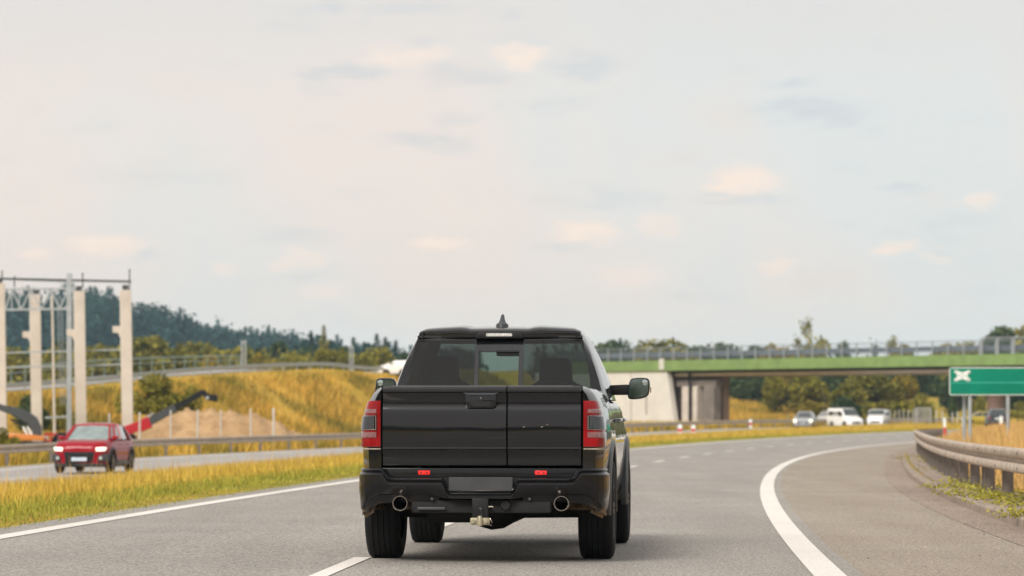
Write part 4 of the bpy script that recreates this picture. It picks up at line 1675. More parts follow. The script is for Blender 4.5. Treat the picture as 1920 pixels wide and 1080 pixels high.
# ------------------------------------------------------------------ the pickup
def pickup():
    root = thing('pickup_truck', 'black crew cab pickup seen from behind in the right lane, dusty along its lower edges', 'pickup',
                 (-0.167, 28.0, 0.004), -math.atan(0.067))
    BP, PL = M['black_paint'], M['black_plastic']
    RW, FW = 0.0, 3.67
    bed = [(.93, .50), (.955, .56), (.98, .68), (.99, .80), (.995, .92), (.992, 1.02), (.982, 1.10), (.972, 1.16), (.958, 1.22),
           (.940, 1.28), (.912, 1.335), (.875, 1.375), (.835, 1.396), (.79, 1.402)]
    cabp = [(.90, .45), (.945, .52), (.975, .66), (.985, .80), (.99, .92), (.985, 1.02), (.965, 1.10), (.958, 1.15), (.950, 1.19),
            (.943, 1.23), (.930, 1.265), (.91, 1.29), (.885, 1.303), (.86, 1.31)]

    def ysc(y):
        pts = ([-1.06, -1.045, -1.02, -.98, -.9, -.6, -.2, 0, 3.6, 4.1, 4.5, 4.75], [.905, .926, .944, .956, .966, .985, 1.0, 1.0, 1.0, .985, .94, .86])
        return float(np.interp(y, *pts))

    def prof(y, base):
        s = ysc(y)
        out = []
        for x, z in base:
            zz = z
            if y > 3.05:
                zz = z if z < 1.1 else 1.1 + (z - 1.1) * (1 - .55 * ss(3.05, 4.7, y))
            out.append((x * s, zz))
        return out

    def bottom(y, sill):
        b = sill
        for c in (RW, FW):
            if abs(y - c) < .52:
                b = max(b, .41 + math.sqrt(.52 ** 2 - (y - c) ** 2))
        return b

    def side(y0, y1, base, sill):
        ys = set(np.linspace(y0, y1, int((y1 - y0) / .12) + 2).round(4))
        for c in (RW, FW):
            for k in range(0, 25):
                y = c + .52 * math.cos(math.pi * k / 24)
                if y0 <= y <= y1:
                    ys.add(round(y, 4))
        rows = []
        for y in sorted(ys):
            b = bottom(y, sill)
            p = prof(y, base)
            row = []
            for x, z in p:
                if z < b:
                    xb = float(np.interp(b, [q[1] for q in p], [q[0] for q in p]))
                    row.append((xb, y, b))
                else:
                    row.append((x, y, z))
            rows.append(row)
        return rows

    mb = MB()
    bed_rows = side(-1.06, .655, bed, .50)
    mb.grid(bed_rows)
    cab_rows = side(.69, 4.75, cabp, .45)
    mb.grid(cab_rows)
    # rear corner post caps, bed inner wall
    r0 = bed_rows[0]
    mb.grid([[(x, y, z) for x, y, z in r0], [(.797, -1.06, max(z, .5)) for x, y, z in r0]])
    mb.grid([[(.797, -1.06, z) for z in (.5, .9, 1.402)], [(.797, -.95, z) for z in (.5, .9, 1.402)]])
    mb.grid([[(.79, y, 1.402) for y in (-1.06, 0, .655)], [(.775, y, 1.38) for y in (-1.06, 0, .655)], [(.77, y, .92) for y in (-1.06, 0, .655)]])
    # gap closers at the cab / bed split
    e0 = bed_rows[-1]
    mb.grid([[(x, .655, z) for x, y, z in e0], [(x - .09, .655, z) for x, y, z in e0]])
    e1 = cab_rows[0]
    mb.grid([[(x, .69, z) for x, y, z in e1], [(.0, .69, z) for x, y, z in e1]])
    # inner arch wells
    for c in (RW, FW):
        rr = []
        for k in range(0, 25):
            a = math.pi * k / 24
            y, z = c + .52 * math.cos(a), .41 + .52 * math.sin(a)
            rr.append([(.985 * ysc(y), y, z), (.60, y, z)])
        mb.grid(rr)
    mb.mirror()
    mb.box(-.77, .77, -1.02, .655, .88, .92).box(-.79, .79, .60, .65, .9, 1.37)
    # bonnet and nose
    n = cab_rows[-1]
    mb.loft([[(x, 4.75, z) for x, y, z in n] + [(-x, 4.75, z) for x, y, z in n[::-1]],
             [(x * .9, 4.86, .5 + (z - .5) * .93) for x, y, z in n] + [(-x * .9, 4.86, .5 + (z - .5) * .93) for x, y, z in n[::-1]]])
    hood = []
    for r in cab_rows:
        x, y, z = r[-1]
        if y > 3.0:
            hood.append([(x * f, y, z + .035 * (1 - f * f) + (.02 if abs(f) < .5 else 0)) for f in np.linspace(-1, 1, 11)])
    mb.grid(hood)
    mb.build('body', BP, root, angle=32)

    # ---- cab greenhouse
    VL = [0, .1, .3, .5, .7, .925, 1.0]

    def ring(v):
        z = 1.31 + .545 * v
        yr = .72 + .27 * v
        xc = .902 - .202 * v + .022 * math.sin(math.pi * v)
        xg = .79 - .095 * v + .012 * math.sin(math.pi * v)
        yA = 3.05 - .85 * v
        return [(0, yr - .035, z), (.187, yr - .033, z), (xg - .30 * .5, yr - .022, z), (xg, yr - .004, z), (xc - .014, yr + .016, z), (xc, yr + .075, z), (xc + .012, yr + .30, z),
                (xc + .022, 1.72, z), (xc + .022, 1.86, z), (xc + .012, yA - .12, z), (xc - .005, yA, z), (xc - .10, yA + .06, z), (0, yA + .18, z)]
    rings = [ring(v) for v in VL]
    nU = len(rings[0])
    cab, rear, fixed, sides, fsides, front = MB(), MB(), MB(), MB(), MB(), MB()
    for i in range(len(VL) - 1):
        glassv = 1 <= i <= 4
        for j in range(nU - 1):
            q = [rings[i][j], rings[i][j + 1], rings[i + 1][j + 1], rings[i + 1][j]]
            tgt = cab
            if glassv:
                if j in (0,):
                    tgt = rear
                elif j in (1, 2):
                    tgt = fixed
                elif j == 6:
                    tgt = sides
                elif j == 8:
                    tgt = fsides
                elif j == 11:
                    tgt = front
            tgt.add(q, [(0, 1, 2, 3)])
    top = rings[-1]
    rows = []

    def roofrow(x, y, bulge, z0, crown, rib=0.0):
        out = []
        for f in np.linspace(-1, 1, 29):
            a = abs(f)
            zz = z0 + crown * (1 - f * f)
            if rib:
                zz += rib * ss(.36, .47, a) * (1 - ss(.93, 1.0, a))
            out.append((x * f, y + bulge * (1 - f * f), zz))
        return out
    zr = top[0][2]
    rows.append(roofrow(top[4][0], top[4][1] + .01, -.047, zr - .036, 0))
    rows.append(roofrow(top[4][0] + .004, top[4][1] - .030, -.047, zr - .034, .004))
    rows.append(roofrow(top[4][0] + .004, top[4][1] - .034, -.047, zr - .022, .004))
    rows.append(roofrow(top[4][0] + .0, top[4][1] - .030, -.047, zr + .022, .008, .010))
    rows.append(roofrow(top[4][0] - .006, top[4][1] - .006, -.047, zr + .032, .016, .014))
    rows.append(roofrow(top[5][0] - .02, top[5][1] + .02, -.05, zr + .040, .022, .017))
    for j, dy in ((6, 0), (7, 0), (8, 0), (9, -.05)):
        rows.append(roofrow(top[j][0] - .05, top[j][1] + dy, 0, zr + .052, .034, .018))
    rows.append(roofrow(top[10][0] - .05, top[10][1] + .02, .10, zr + .02, .02, .006))
    rows.append(roofrow(top[10][0] - .02, top[10][1] + .06, .14, zr, 0))
    cab.grid([[p for p in r] for r in rows])
    # roof side strips between glass ring and roof
    seq = [top[4], top[5], top[6], top[7], top[8], top[9], top[10]]
    edge = [rows[3][-1], rows[5][-1], rows[6][-1], rows[7][-1], rows[8][-1], rows[9][-1], rows[10][-1]]
    cab.grid([seq, edge])
    cab.mirror()
    cab.build('cab', BP, root, angle=40, weld=.002)
    rear.mirror()
    rear.build('sliding_rear_pane', M['tint_clear'], root)
    fl = MB()
    fl.v, fl.f, fl.m = [(-x, y, z) for x, y, z in fixed.v], list(fixed.f), list(fixed.m)
    fixed.build('rear_window', M['tint'], root)
    fl.build('rear_window', M['tint'], root)
    for part, mt in ((sides, M['privacy']), (fsides, M['tint_clear'])):
        for sg_ in (1, -1):
            w_ = MB()
            w_.v, w_.f, w_.m = [(sg_ * x, y, z) for x, y, z in part.v], list(part.f), list(part.m)
            w_.build('side_window', mt, root)
    front.mirror()
    front.build('windscreen', M['windscreen'], root)
    # slider frame and upper bar, set proud of the glass

    def rw(x, v, out):
        z = 1.31 + .545 * v
        return (x, .72 + .27 * v - .035 - out + .02 * (x / .7) ** 2, z)
    fr = MB()
    for x in (-.187, .187):
        fr.loft([[rw(x - .016, v, .006), rw(x + .016, v, .006), rw(x + .016, v, -.01), rw(x - .016, v, -.01)] for v in (.1, .5, .925)])
    fr.loft([[rw(x, .76, .008), rw(x, .925, .008), rw(x, .925, -.01), rw(x, .76, -.01)] for x in (-.171, .171)])
    fr.build('slider_frame', M['smoke_lens'], root)
    sg = MB().loft([[rw(x, .735, .011), rw(x, .758, .011), rw(x, .758, -.01), rw(x, .735, -.01)] for x in (-.171, .171)])
    for x in (-.205, .168):
        sg.loft([[rw(x, v, .004), rw(x + .037, v, .004), rw(x + .037, v, -.012), rw(x, v, -.012)] for v in (.1, .5, .735)])
    sg.build('slider_seal', M['matte_black'], root)
    for s in (-1, 1):
        for v0, v1 in ((.915, .935),):
            MB().loft([[rw(s * x, v0, -.0), rw(s * x, v1, .0), rw(s * x, v1, -.03), rw(s * x, v0, -.03)] for x in (.20, .45, .69)]).build('window_seal', M['matte_black'], root)
    # roof edge joints at the corner
    for s in (-1, 1):
        MB().bar((s * .655, .938, 1.826), (s * .652, .950, 1.884), .006, .02).build('roof_joint', M['matte_black'], root)
    # high brake lamp
    bl = MB().prism([(-.205, 1.825), (.205, 1.825), (.195, 1.85), (.17, 1.878), (-.17, 1.878), (-.195, 1.85)], .868, .96).build('brake_lamp', M['matte_black'], root, bevel=.008)
    MB().prism([(-.105, 1.842), (.105, 1.842), (.113, 1.852), (.105, 1.868), (-.105, 1.868), (-.113, 1.852)], .861, .867).build('lens', M['led_lens'], bl)
    led = MB()
    for i in range(9):
        led.box(-.088 + i * .02, -.076 + i * .02, .8585, .8605, 1.848, 1.863)
    led.build('led', M['house_white'], bl, smooth=False)
    for s in (-1, 1):
        MB().lathe([(.858, .001), (.858, .009), (.875, .009)], (s * .155, 0, 1.853), 'y', 12).build('screw', M['under'], bl)
    # antenna
    an = MB().loft([[(.0 + r * math.cos(a) * .55 + dx, 1.25 + r * math.sin(a) * 1.5 + dy, z) for a in np.linspace(0, 2 * math.pi, 29)[:-1]]
                    for r, z, dx, dy in ((.105, 1.905, 0, 0), (.092, 1.955, 0, 0), (.058, 1.968, 0, .01), (.036, 2.0, 0, .03), (.026, 2.03, 0, .05), (.014, 2.042, 0, .06))])
    an.build('antenna', M['grey_trim'], root)

    # ---- interior
    def seat(x, y, w, z0, ztop, wh):
        s = MB()
        s.loft([[(x - w / 2 * k, y + d, z), (x + w / 2 * k, y + d, z), (x + w / 2 * k, y + d + .13, z), (x - w / 2 * k, y + d + .13, z)]
                for z, k, d in ((z0, 1, .1), (z0 + .3, 1.02, .03), (ztop - .30, .98, -.02), (ztop - .24, .8, -.03), (ztop - .20, wh / w, -.03), (ztop - .03, wh / w * .95, -.05), (ztop, wh / w * .75, -.04))])
        s.box(x - w / 2, x + w / 2, y + .1, y + .6, z0 - .15, z0 + .06)
        return s.build('seat', M['seat'], root, bevel=.03)
    seat(-.58, 1.95, .56, .85, 1.70, .30)
    seat(.42, 1.95, .54, .85, 1.68, .29)
    rb = MB().box(-.74, .74, .88, 1.05, .8, 1.385)
    rb.build('rear_bench', M['seat'], root, bevel=.04)
    for x in (-.45, .45):
        MB().box(x - .14, x + .14, .90, 1.0, 1.37, 1.47).build('headrest', M['seat'], root, bevel=.03)
    MB().loft([[(-.8, 2.5, 1.15), (-.8, 3.0, 1.28), (-.8, 3.0, .8), (-.8, 2.5, .8)], [(.8, 2.5, 1.15), (.8, 3.0, 1.28), (.8, 3.0, .8), (.8, 2.5, .8)]]).build('dashboard', M['seat'], root, bevel=.03)
    MB().box(-.12, .12, 2.20, 2.23, 1.70, 1.775).build('inside_mirror', M['matte_black'], root, bevel=.015)
    st = MB()
    st.tube([(-.42 + .18 * math.cos(a), 2.42 + .06 * math.sin(a), 1.22 + .18 * math.sin(a)) for a in np.linspace(0, 2 * math.pi, 25)], .016, 6)
    st.build('steering_wheel', M['matte_black'], root)
    MB().box(-.70, .70, .95, 2.2, 1.835, 1.85).build('headliner', M['seat'], root, smooth=False)
    MB().box(-.86, .86, .75, 3.0, .52, .56).build('cabin_floor', M['under'], root, smooth=False)

    # ---- tailgate: two leaves
    tp = [(1.402, -.03, -.03), (1.402, .0, .0), (1.398, .018, .012), (1.388, .030, .022), (1.372, .036, .026), (1.352, .034, .028), (1.346, .022, .028), (1.325, .012, .027), (1.295, .002, .027),
          (1.272, -.001, .027), (1.258, .014, .027), (1.244, .026, .028), (1.20, .037, .029), (1.15, .042, .030), (1.09, .044, .030), (1.02, .044, .030), (.95, .041, .029),
          (.918, .038, .028), (.911, .043, .028), (.905, .046, .028), (.899, .040, .028), (.87, .030, .024), (.845, .016, .022), (.82, .012, .02), (.80, .014, .018), (.775, .010, .012), (.77, 0, 0), (.77, -.04, -.04)]

    def leaf(x0, x1, name):
        m = MB()
        xs = sorted(set([x0, x0 + .004, x1 - .004, x1] + [round(x, 3) for x in np.arange(-.78, .79, .03) if x0 + .004 < x < x1 - .004]))
        rows = []
        for x in xs:
            e = 1.0
            lip = .012 if x in (x0, x1) else 0
            rows.append([(x, -1.055 - (b + (a - b) * e) + lip, z) for z, a, b in tp])
        m.grid(rows)
        m.grid([rows[0], [(p[0], -1.02, p[2]) for p in rows[0]]]).grid([rows[-1], [(p[0], -1.02, p[2]) for p in rows[-1]]])
        m.box(x0 + .006, x1 - .006, -1.025, -.985, .772, 1.400)
        return m.build(name, BP, root, angle=28)
    tl = leaf(-.787, .198, 'tailgate_leaf')
    tr = leaf(.204, .787, 'tailgate_leaf')
    # handle
    hx0, hx1 = -.138, .128
    hz = MB()

    def tray(z0, z1, inset, y0, y1):
        w = (hx1 - hx0) / 2 - inset
        c = (hx0 + hx1) / 2
        o = []
        for k in range(9):
            a = math.pi + math.pi / 2 * k / 8
            o.append((c - w + .035 + .035 * math.cos(a), z0 + .035 + .035 * math.sin(a)))
        for k in range(9):
            a = 1.5 * math.pi + math.pi / 2 * k / 8
            o.append((c + w - .035 + .035 * math.cos(a), z0 + .035 + .035 * math.sin(a)))
        o += [(c + w, z1), (c - w, z1)]
        return MB().prism(o, y0, y1)
    h = tray(1.228, 1.336, .012, -1.105, -1.06).build('handle', BP, tl, bevel=.006)
    tray(1.240, 1.278, .050, -1.1075, -1.103).build('handle_recess', M['under'], h)
    MB().loft([[(hx0 - .004, -1.088, 1.344), (hx0 - .004, -1.104, 1.346), (hx0 - .004, -1.088, 1.348)],
               [(hx0 + .03, -1.088, 1.326), (hx0 + .03, -1.118, 1.331), (hx0 + .03, -1.088, 1.347)],
               [(hx1 - .03, -1.088, 1.326), (hx1 - .03, -1.118, 1.331), (hx1 - .03, -1.088, 1.347)],
               [(hx1 + .004, -1.088, 1.344), (hx1 + .004, -1.104, 1.346), (hx1 + .004, -1.088, 1.348)]]).build('handle_grip', M['grey_trim'], h)
    MB().lathe([(-1.107, .001), (-1.107, .006), (-1.10, .007)], (-.005, 0, 1.305), 'y', 10).build('lock', M['chrome'], h)
    for x, z, w in ((.335, 1.074, .016), (.478, 1.074, .018), (.52, 1.092, .008)):
        MB().prism([(x - w / 2, z), (x + w / 2, z + .003), (x + w / 2, z + .006), (x - w / 2, z + .004)], -1.1015, -1.09).build('paint_chip', M['dust_edge'], tr, smooth=False)

    # ---- tail lamps
    def lamp_path(z, off):
        xo = float(np.interp(z, [q[1] for q in bed], [q[0] for q in bed])) * .955
        return [(.803, -1.064 - off), (.86, -1.068 - off), (xo - .050, -1.066 - off), (xo - .018, -1.052 - off), (xo + off * .8, -1.015 - off * .5), (xo + .010 + off, -.95), (xo + .014 + off, -.90)]

    def lamp_strip(z0, z1, off, i0, i1, s, inner=None, taper=0.0, nz=4):
        rows = []
        zs = [z0] + list(np.linspace(z0 + .006, z1 - .006, nz)) + [z1]
        for i, z in enumerate(zs):
            oo = off if 0 < i < len(zs) - 1 else off - .008
            p = lamp_path(z, oo)[i0:i1]
            if inner is not None:
                p[0] = (inner, p[0][1])
            rows.append([(s * p[0][0], -1.0, z)] + [(s * x, y, z) for x, y in p] + [(s * p[-1][0] * .96, p[-1][1] + .01, z)])
        return MB().grid(rows)
    for s in (-1, 1):
        lamp = lamp_strip(.918, 1.284, .010, 0, 7, s).build('tail_lamp', M['red_lens'], root, angle=50)
        lamp_strip(1.182, 1.221, .0145, 1, 7, s, .836).build('clear_segment', M['clear_lens'], lamp)
        lamp_strip(.988, 1.040, .0145, 1, 7, s, .836).build('clear_segment', M['clear_lens'], lamp)
        lamp_strip(1.045, 1.178, .0135, 1, 7, s, .828).build('dark_surround', M['dark_red_lens'], lamp)
        lamp_strip(1.050, 1.170, .0165, 1, 7, s, .838).build('bezel', M['chrome'], lamp)
        lamp_strip(1.055, 1.165, .0205, 1, 7, s, .843).build('dark_lens', M['smoke_lens'], lamp)
        ld = MB()
        for i in range(7):
            ld.box(s * .852, s * .868, -1.0905, -1.0885, 1.066 + i * .013, 1.075 + i * .013)
        ld.build('led', M['grey_trim'], lamp, smooth=False)
        lamp_strip(.896, .908, .004, 0, 7, s, nz=2).build('dusty_ledge', M['dust_edge'], root)

    # ---- sill between tailgate and bumper
    MB().box(-.80, .80, -1.085, -1.02, .66, .752).build('rear_sill', PL, root, bevel=.008)
    for x in (-.455, .468):
        r = MB().box(x - .047, x + .047, -1.096, -1.086, .699, .733).build('reflector', M['reflector'], root, bevel=.004, seg=1)
        for q in (-.022, .022):
            MB().lathe([(-1.098, .001), (-1.098, .007), (-1.095, .007)], (x + q, 0, .716), 'y', 10).build('screw', M['dark_red_lens'], r)

    # ---- bumper
    path = [(0, -1.225), (.2, -1.224), (.24, -1.223), (.28, -1.222), (.32, -1.22), (.45, -1.216), (.6, -1.21), (.70, -1.20), (.74, -1.19), (.78, -1.178), (.82, -1.16),
            (.87, -1.13), (.92, -1.08), (.955, -1.02), (.975, -.95), (.985, -.86), (.988, -.75), (.985, -.62)]

    def smooth_path(pts, n):
        out = []
        for i in range(len(pts) - 1):
            for k in range(n):
                f = k / n
                out.append((pts[i][0] + (pts[i + 1][0] - pts[i][0]) * f, pts[i][1] + (pts[i + 1][1] - pts[i][1]) * f))
        return out + [pts[-1]]
    sp = smooth_path(path, 3)
    rows = []
    for i, (x, y) in enumerate(sp):
        a = sp[max(0, i - 1)]
        b = sp[min(len(sp) - 1, i + 1)]
        d = Vector((b[0] - a[0], b[1] - a[1], 0)).normalized()
        n = Vector((d.y, -d.x, 0))
        L = x if y < -1.0 else .96
        zt = .566 + (.676 - .566) * ss(.235, .305, L)
        zt = zt + (.752 - .676) * ss(.715, .80, L)
        zbm = .512 + .036 * ss(.26, .42, L) - .05 * ss(.82, .93, L)
        if y > -1.12 and x > .85:
            zbm = .548 - .05 * ss(.82, .93, L) - .10 * ss(-1.13, -.98, y)
        mid = (zt + zbm) / 2
        c = Vector((x, y, 0))
        inn = -n * .13
        rr = [c + inn + Vector((0, 0, zt - .01)), c - n * .035 + Vector((0, 0, zt)), c - n * .012 + Vector((0, 0, zt - .004)), c - n * .002 + Vector((0, 0, zt - .016)), c - n * .012 + Vector((0, 0, zt - .030)),
              c + n * .010 + Vector((0, 0, zt - .052)), c + n * .010 + Vector((0, 0, mid)), c - n * .004 + Vector((0, 0, zbm + .03)), c - n * .03 + Vector((0, 0, zbm)), c - n * .10 + Vector((0, 0, zbm - .004))]
        rows.append([tuple(p) for p in rr])
    bm_ = MB().grid(rows)
    bm_.mirror()
    bump = bm_.build('rear_bumper', PL, root, angle=40)
    # step pad behind the bumper edge
    sp_ = MB().grid([[(x, -1.08, .668), (x, -1.195, .668)] for x in (-.74, -.3)]).grid([[(x, -1.08, .668), (x, -1.195, .668)] for x in (.3, .74)])
    sp_.build('step_pad', M['matte_black'], bump, smooth=False)
    # lower valance
    for s in (-1, 1):
        v = MB()
        v.loft([[(s * x, y, zt), (s * x, y - .012, zt - .012), (s * x, y + .01, zb), (s * x, y + .06, zb)] for x, y, zt, zb in
                ((.33, -1.15, .545, .500), (.36, -1.165, .560, .49), (.60, -1.155, .558, .485), (.80, -1.11, .555, .475), (.90, -1.065, .535, .43), (.955, -.98, .53, .395), (.972, -.85, .52, .37))])
        v.loft([[(s * .86, -1.075, .47), (s * .86, -1.06, .47), (s * .86, -1.03, .40), (s * .86, -1.05, .40)], [(s * .975, -.86, .47), (s * .96, -.85, .47), (s * .935, -.86, .355), (s * .95, -.88, .355)]])
        v.build('lower_valance', PL, root)
    for s in (-1, 1):
        MB().lathe([(-1.19, .001), (-1.19, .010), (-1.17, .012)], (s * .385, 0, .512), 'y', 10).build('parking_sensor', M['grey_trim'], bump)
        MB().lathe([(-1.222, .001), (-1.222, .010), (-1.20, .012)], (s * .60, 0, .60), 'y', 10).build('parking_sensor', M['matte_black'], bump)
    # plate recess and blank plate
    rec = MB().prism([(-.30, .680), (.30, .680), (.285, .60), (.245, .562), (-.245, .562), (-.285, .60)], -1.13, -1.115)
    rec.build('plate_recess', M['matte_black'], bump)
    rim = MB().tube([(-.30, -1.19, .672), (-.286, -1.2, .612), (-.245, -1.212, .574), (0, -1.214, .572), (.245, -1.212, .574), (.286, -1.2, .612), (.30, -1.19, .672)], .007, 6)
    rim.build('recess_rim', PL, bump)
    MB().loft([[(-.25, -1.195, .578), (.25, -1.195, .578), (.25, -1.185, .684), (-.25, -1.185, .684)], [(-.25, -1.187, .578), (.25, -1.187, .578), (.25, -1.177, .684), (-.25, -1.177, .684)]]).build('blank_plate', M['plate_grey'], root)
    MB().box(-.235, .235, -1.204, -1.197, .574, .579).build('plate_edge', M['dust_edge'], root, smooth=False)
    # exhaust tips
    for x in (-.632, .637):
        t = MB().lathe([(-1.228, .051), (-1.234, .054), (-1.234, .058), (-1.228, .061), (-1.0, .061), (-.8, .055)], (x, 0, .478), 'y', 28)
        t.lathe([(-1.228, .051), (-.9, .050), (-.9, .001)], (x, 0, .478), 'y', 28, 1)
        t.build('exhaust_tip', [M['chrome'], M['under']], root)
    # hitch
    MB().box(-.064, .064, -1.245, -1.20, .362, .520).build('hitch_bracket', M['matte_black'], root, bevel=.008)
    hb_ = MB().box(-.078, .078, -1.262, -1.22, .308, .366).build('hitch_plate', M['cream_metal'], root, bevel=.014)
    for s in (-1, 1):
        MB().lathe([(-1.274, .001), (-1.274, .014), (-1.262, .016), (-1.25, .016)], (s * .05, 0, .336), 'y', 6).build('bolt', M['cream_metal'], hb_)
    MB().lathe([(.302, .001), (.302, .020), (.340, .024), (.372, .020), (.380, .016), (.381, .001)], (0, -1.268, 0), 'z', 16).build('hook', M['cream_metal'], hb_)
    MB().tube([(0, -1.25, .44), (.012, -1.262, .43), (.015, -1.26, .39), (.0, -1.25, .375)], .009, 6).build('hitch_pin', M['grey_trim'], root)
    MB().tube([(.066, -1.23, .45), (.10, -1.235, .452), (.105, -1.23, .44)], .006, 6).build('safety_clip', M['chrome'], root)
    MB().tube([(.078, -1.24, .36), (.095, -1.25, .33), (.09, -1.25, .305), (.07, -1.24, .31)], .005, 6).build('safety_chain', M['chrome'], root)
    MB().lathe([(-1.19, .001), (-1.19, .036), (-1.16, .043), (-1.10, .043)], (.195, 0, .464), 'y', 20).build('trailer_socket', M['matte_black'], root)
    # receiver cross bar and underbody
    MB().box(-.55, .55, -1.15, -1.03, .40, .505).build('receiver_bar', M['under'], root, bevel=.02)
    MB().box(-.50, -.28, -1.185, -1.16, .425, .448).build('heat_shield', M['grey_trim'], root, bevel=.008)
    ub = MB()
    for s in (-1, 1):
        ub.box(s * .44 - .06, s * .44 + .06, -1.0, 4.4, .42, .60)
    ub.box(-.62, .62, -1.0, 4.2, .46, .62)
    ub.lathe([(-.11, .36), (.11, .36), (.11, .2), (-.11, .2), (-.11, .36)], (0, -.62, .52), 'z', 28)
    ub.build('underbody', M['under'], root, bevel=.02, seg=1)
    ax = MB().lathe([(-.80, .06), (-.75, .075), (-.3, .075), (-.2, .10), (-.13, .15), (-.03, .178), (.07, .165), (.15, .12), (.24, .08), (.75, .075), (.80, .06)], (.03, 0, .41), 'x', 24)
    ax.box(-.50, -.12, -.3, .1, .30, .5)
    ax.build('rear_axle', M['under'], root)
    MB().box(-.62, .62, 3.3, 3.9, .32, .5).build('front_crossmember', M['under'], root, bevel=.03)
    for s in (-1, 1):
        MB().bar((s * .52, -.05, .38), (s * .40, .25, .75), .06, .06).build('shock_absorber', M['under'], root)

    # ---- wheels
    def wheel(x, y, s):
        R, w = .412, .275
        pr = [(-w / 2 + .01, .25), (-w / 2 - .004, .30), (-w / 2 - .006, .34), (-w / 2 + .004, .385), (-w / 2 + .022, .404), (-.105, .410)]
        for g in (-.075, -.03, .015, .06):
            pr += [(g - .0, R), (g + .001, R - .009), (g + .009, R - .009), (g + .010, R)]
        pr += [(.105, .410), (w / 2 - .022, .404), (w / 2 - .004, .385), (w / 2 + .006, .34), (w / 2 + .004, .30), (w / 2 - .01, .25)]
        t = MB().lathe(pr, (x, y, .41), 'x', 56)
        wo = t.build('wheel', M['tyre'], root, angle=50)
        rim = MB().lathe([(s * -.11, .24), (s * .10, .24), (s * .128, .255), (s * .134, .25), (s * .12, .235), (s * .06, .22), (s * .05, .001)], (x, y, .41), 'x', 40)
        for k in range(6):
            a = k * math.pi / 3
            for e in (-.12, .12):
                rim.bar((x + s * .085, y + .05 * math.cos(a), .41 + .05 * math.sin(a)), (x + s * .118, y + .235 * math.cos(a + e), .41 + .235 * math.sin(a + e)), .03, .035)
        rim.lathe([(s * .05, .07), (s * .11, .06), (s * .115, .001)], (x, y, .41), 'x', 16)
        rim.build('rim', M['rim_dark'], wo)
    for x, y in ((-.868, 0), (.868, 0), (-.868, FW), (.868, FW)):
        wheel(x, y, 1 if x > 0 else -1)
    # flares
    for s in (-1, 1):
        for c in (RW, FW):
            rings_ = []
            for k in range(-1, 30):
                a = math.pi * min(1, max(0, k / 28))
                y, z = c + .52 * math.cos(a), .41 + .52 * math.sin(a)
                if k < 0:
                    z += .04 * k
                if k > 28:
                    z -= .04 * (k - 28)
                ux, uz = math.cos(a), math.sin(a)
                x0 = .985 * ysc(y)
                rings_.append([(s * (x0 - .03), y, z), (s * (x0 + .020), y, z), (s * (x0 + .028), y + .012 * ux, z + .012 * uz), (s * (x0 + .024), y + .04 * ux, z + .04 * uz), (s * (x0 + .008), y + .06 * ux, z + .06 * uz), (s * (x0 - .03), y + .06 * ux, z + .06 * uz)])
            MB().loft(rings_).build('wheel_arch_flare', M['flare'], root, angle=50)
        # door handles, door seams
        for y in (1.28, 2.30):
            MB().tube([(s * .96, y - .12, 1.13), (s * 1.005, y - .09, 1.135), (s * 1.02, y, 1.137), (s * 1.005, y + .07, 1.135), (s * .96, y + .10, 1.13)], .015, 8).build('door_handle', M['smoke_lens'], root)
        sm2 = MB()
        for y in (1.79, .80):
            sm2.grid([[(s * (x + .0015), y - .004, z) for x, z in cabp[1:]], [(s * (x + .0015), y + .004, z) for x, z in cabp[1:]]])
        sm2.build('door_seam', M['under'], root, smooth=False)
        # mirrors
        mr = MB().loft([[(s * .80, 2.62, 1.36), (s * .80, 2.74, 1.36), (s * .80, 2.74, 1.445), (s * .80, 2.62, 1.445)], [(s * 1.04, 2.58, 1.36), (s * 1.04, 2.70, 1.36), (s * 1.04, 2.70, 1.455), (s * 1.04, 2.58, 1.455)]])
        arm = mr.build('side_mirror', M['matte_black'], root, bevel=.012)
        out = [(1.03, 1.335), (1.06, 1.318), (1.15, 1.324), (1.215, 1.347), (1.228, 1.40), (1.232, 1.47), (1.218, 1.508), (1.17, 1.516), (1.08, 1.513), (1.05, 1.495), (1.035, 1.42)]
        for _ in range(2):
            out = [q for a_, b_ in zip(out, out[1:] + out[:1]) for q in ((a_[0] * .75 + b_[0] * .25, a_[1] * .75 + b_[1] * .25), (a_[0] * .25 + b_[0] * .75, a_[1] * .25 + b_[1] * .75))]
        sh = MB().loft([[(s * (1.135 + (x - 1.135) * k), y, 1.415 + (z - 1.415) * k) for x, z in out] for k, y in ((.93, 2.535), (1.0, 2.545), (1.0, 2.60), (.9, 2.68), (.6, 2.74))])
        sh.build('mirror_shell', M['smoke_lens'], arm)
        gl = MB().loft([[(s * (1.132 + (x - 1.135) * .88), y, 1.416 + (z - 1.415) * .86) for x, z in out] for y in (2.530, 2.534)])
        go = gl.build('mirror_glass', M['mirror'], arm)
        MB().lathe([(2.526, .001), (2.527, .026), (2.5295, .028)], (s * 1.185, 0, 1.47), 'y', 16).build('blind_spot_mirror', M['mirror'], go)
        MB().box(s * 1.232, s * 1.24, 2.56, 2.62, 1.38, 1.43).build('turn_signal', M['clear_lens'], arm, bevel=.003, seg=1)


M['flare'] = pbr('flare_plastic', (0.02, 0.02, 0.022), 0.42, coat=0.2)
pickup()


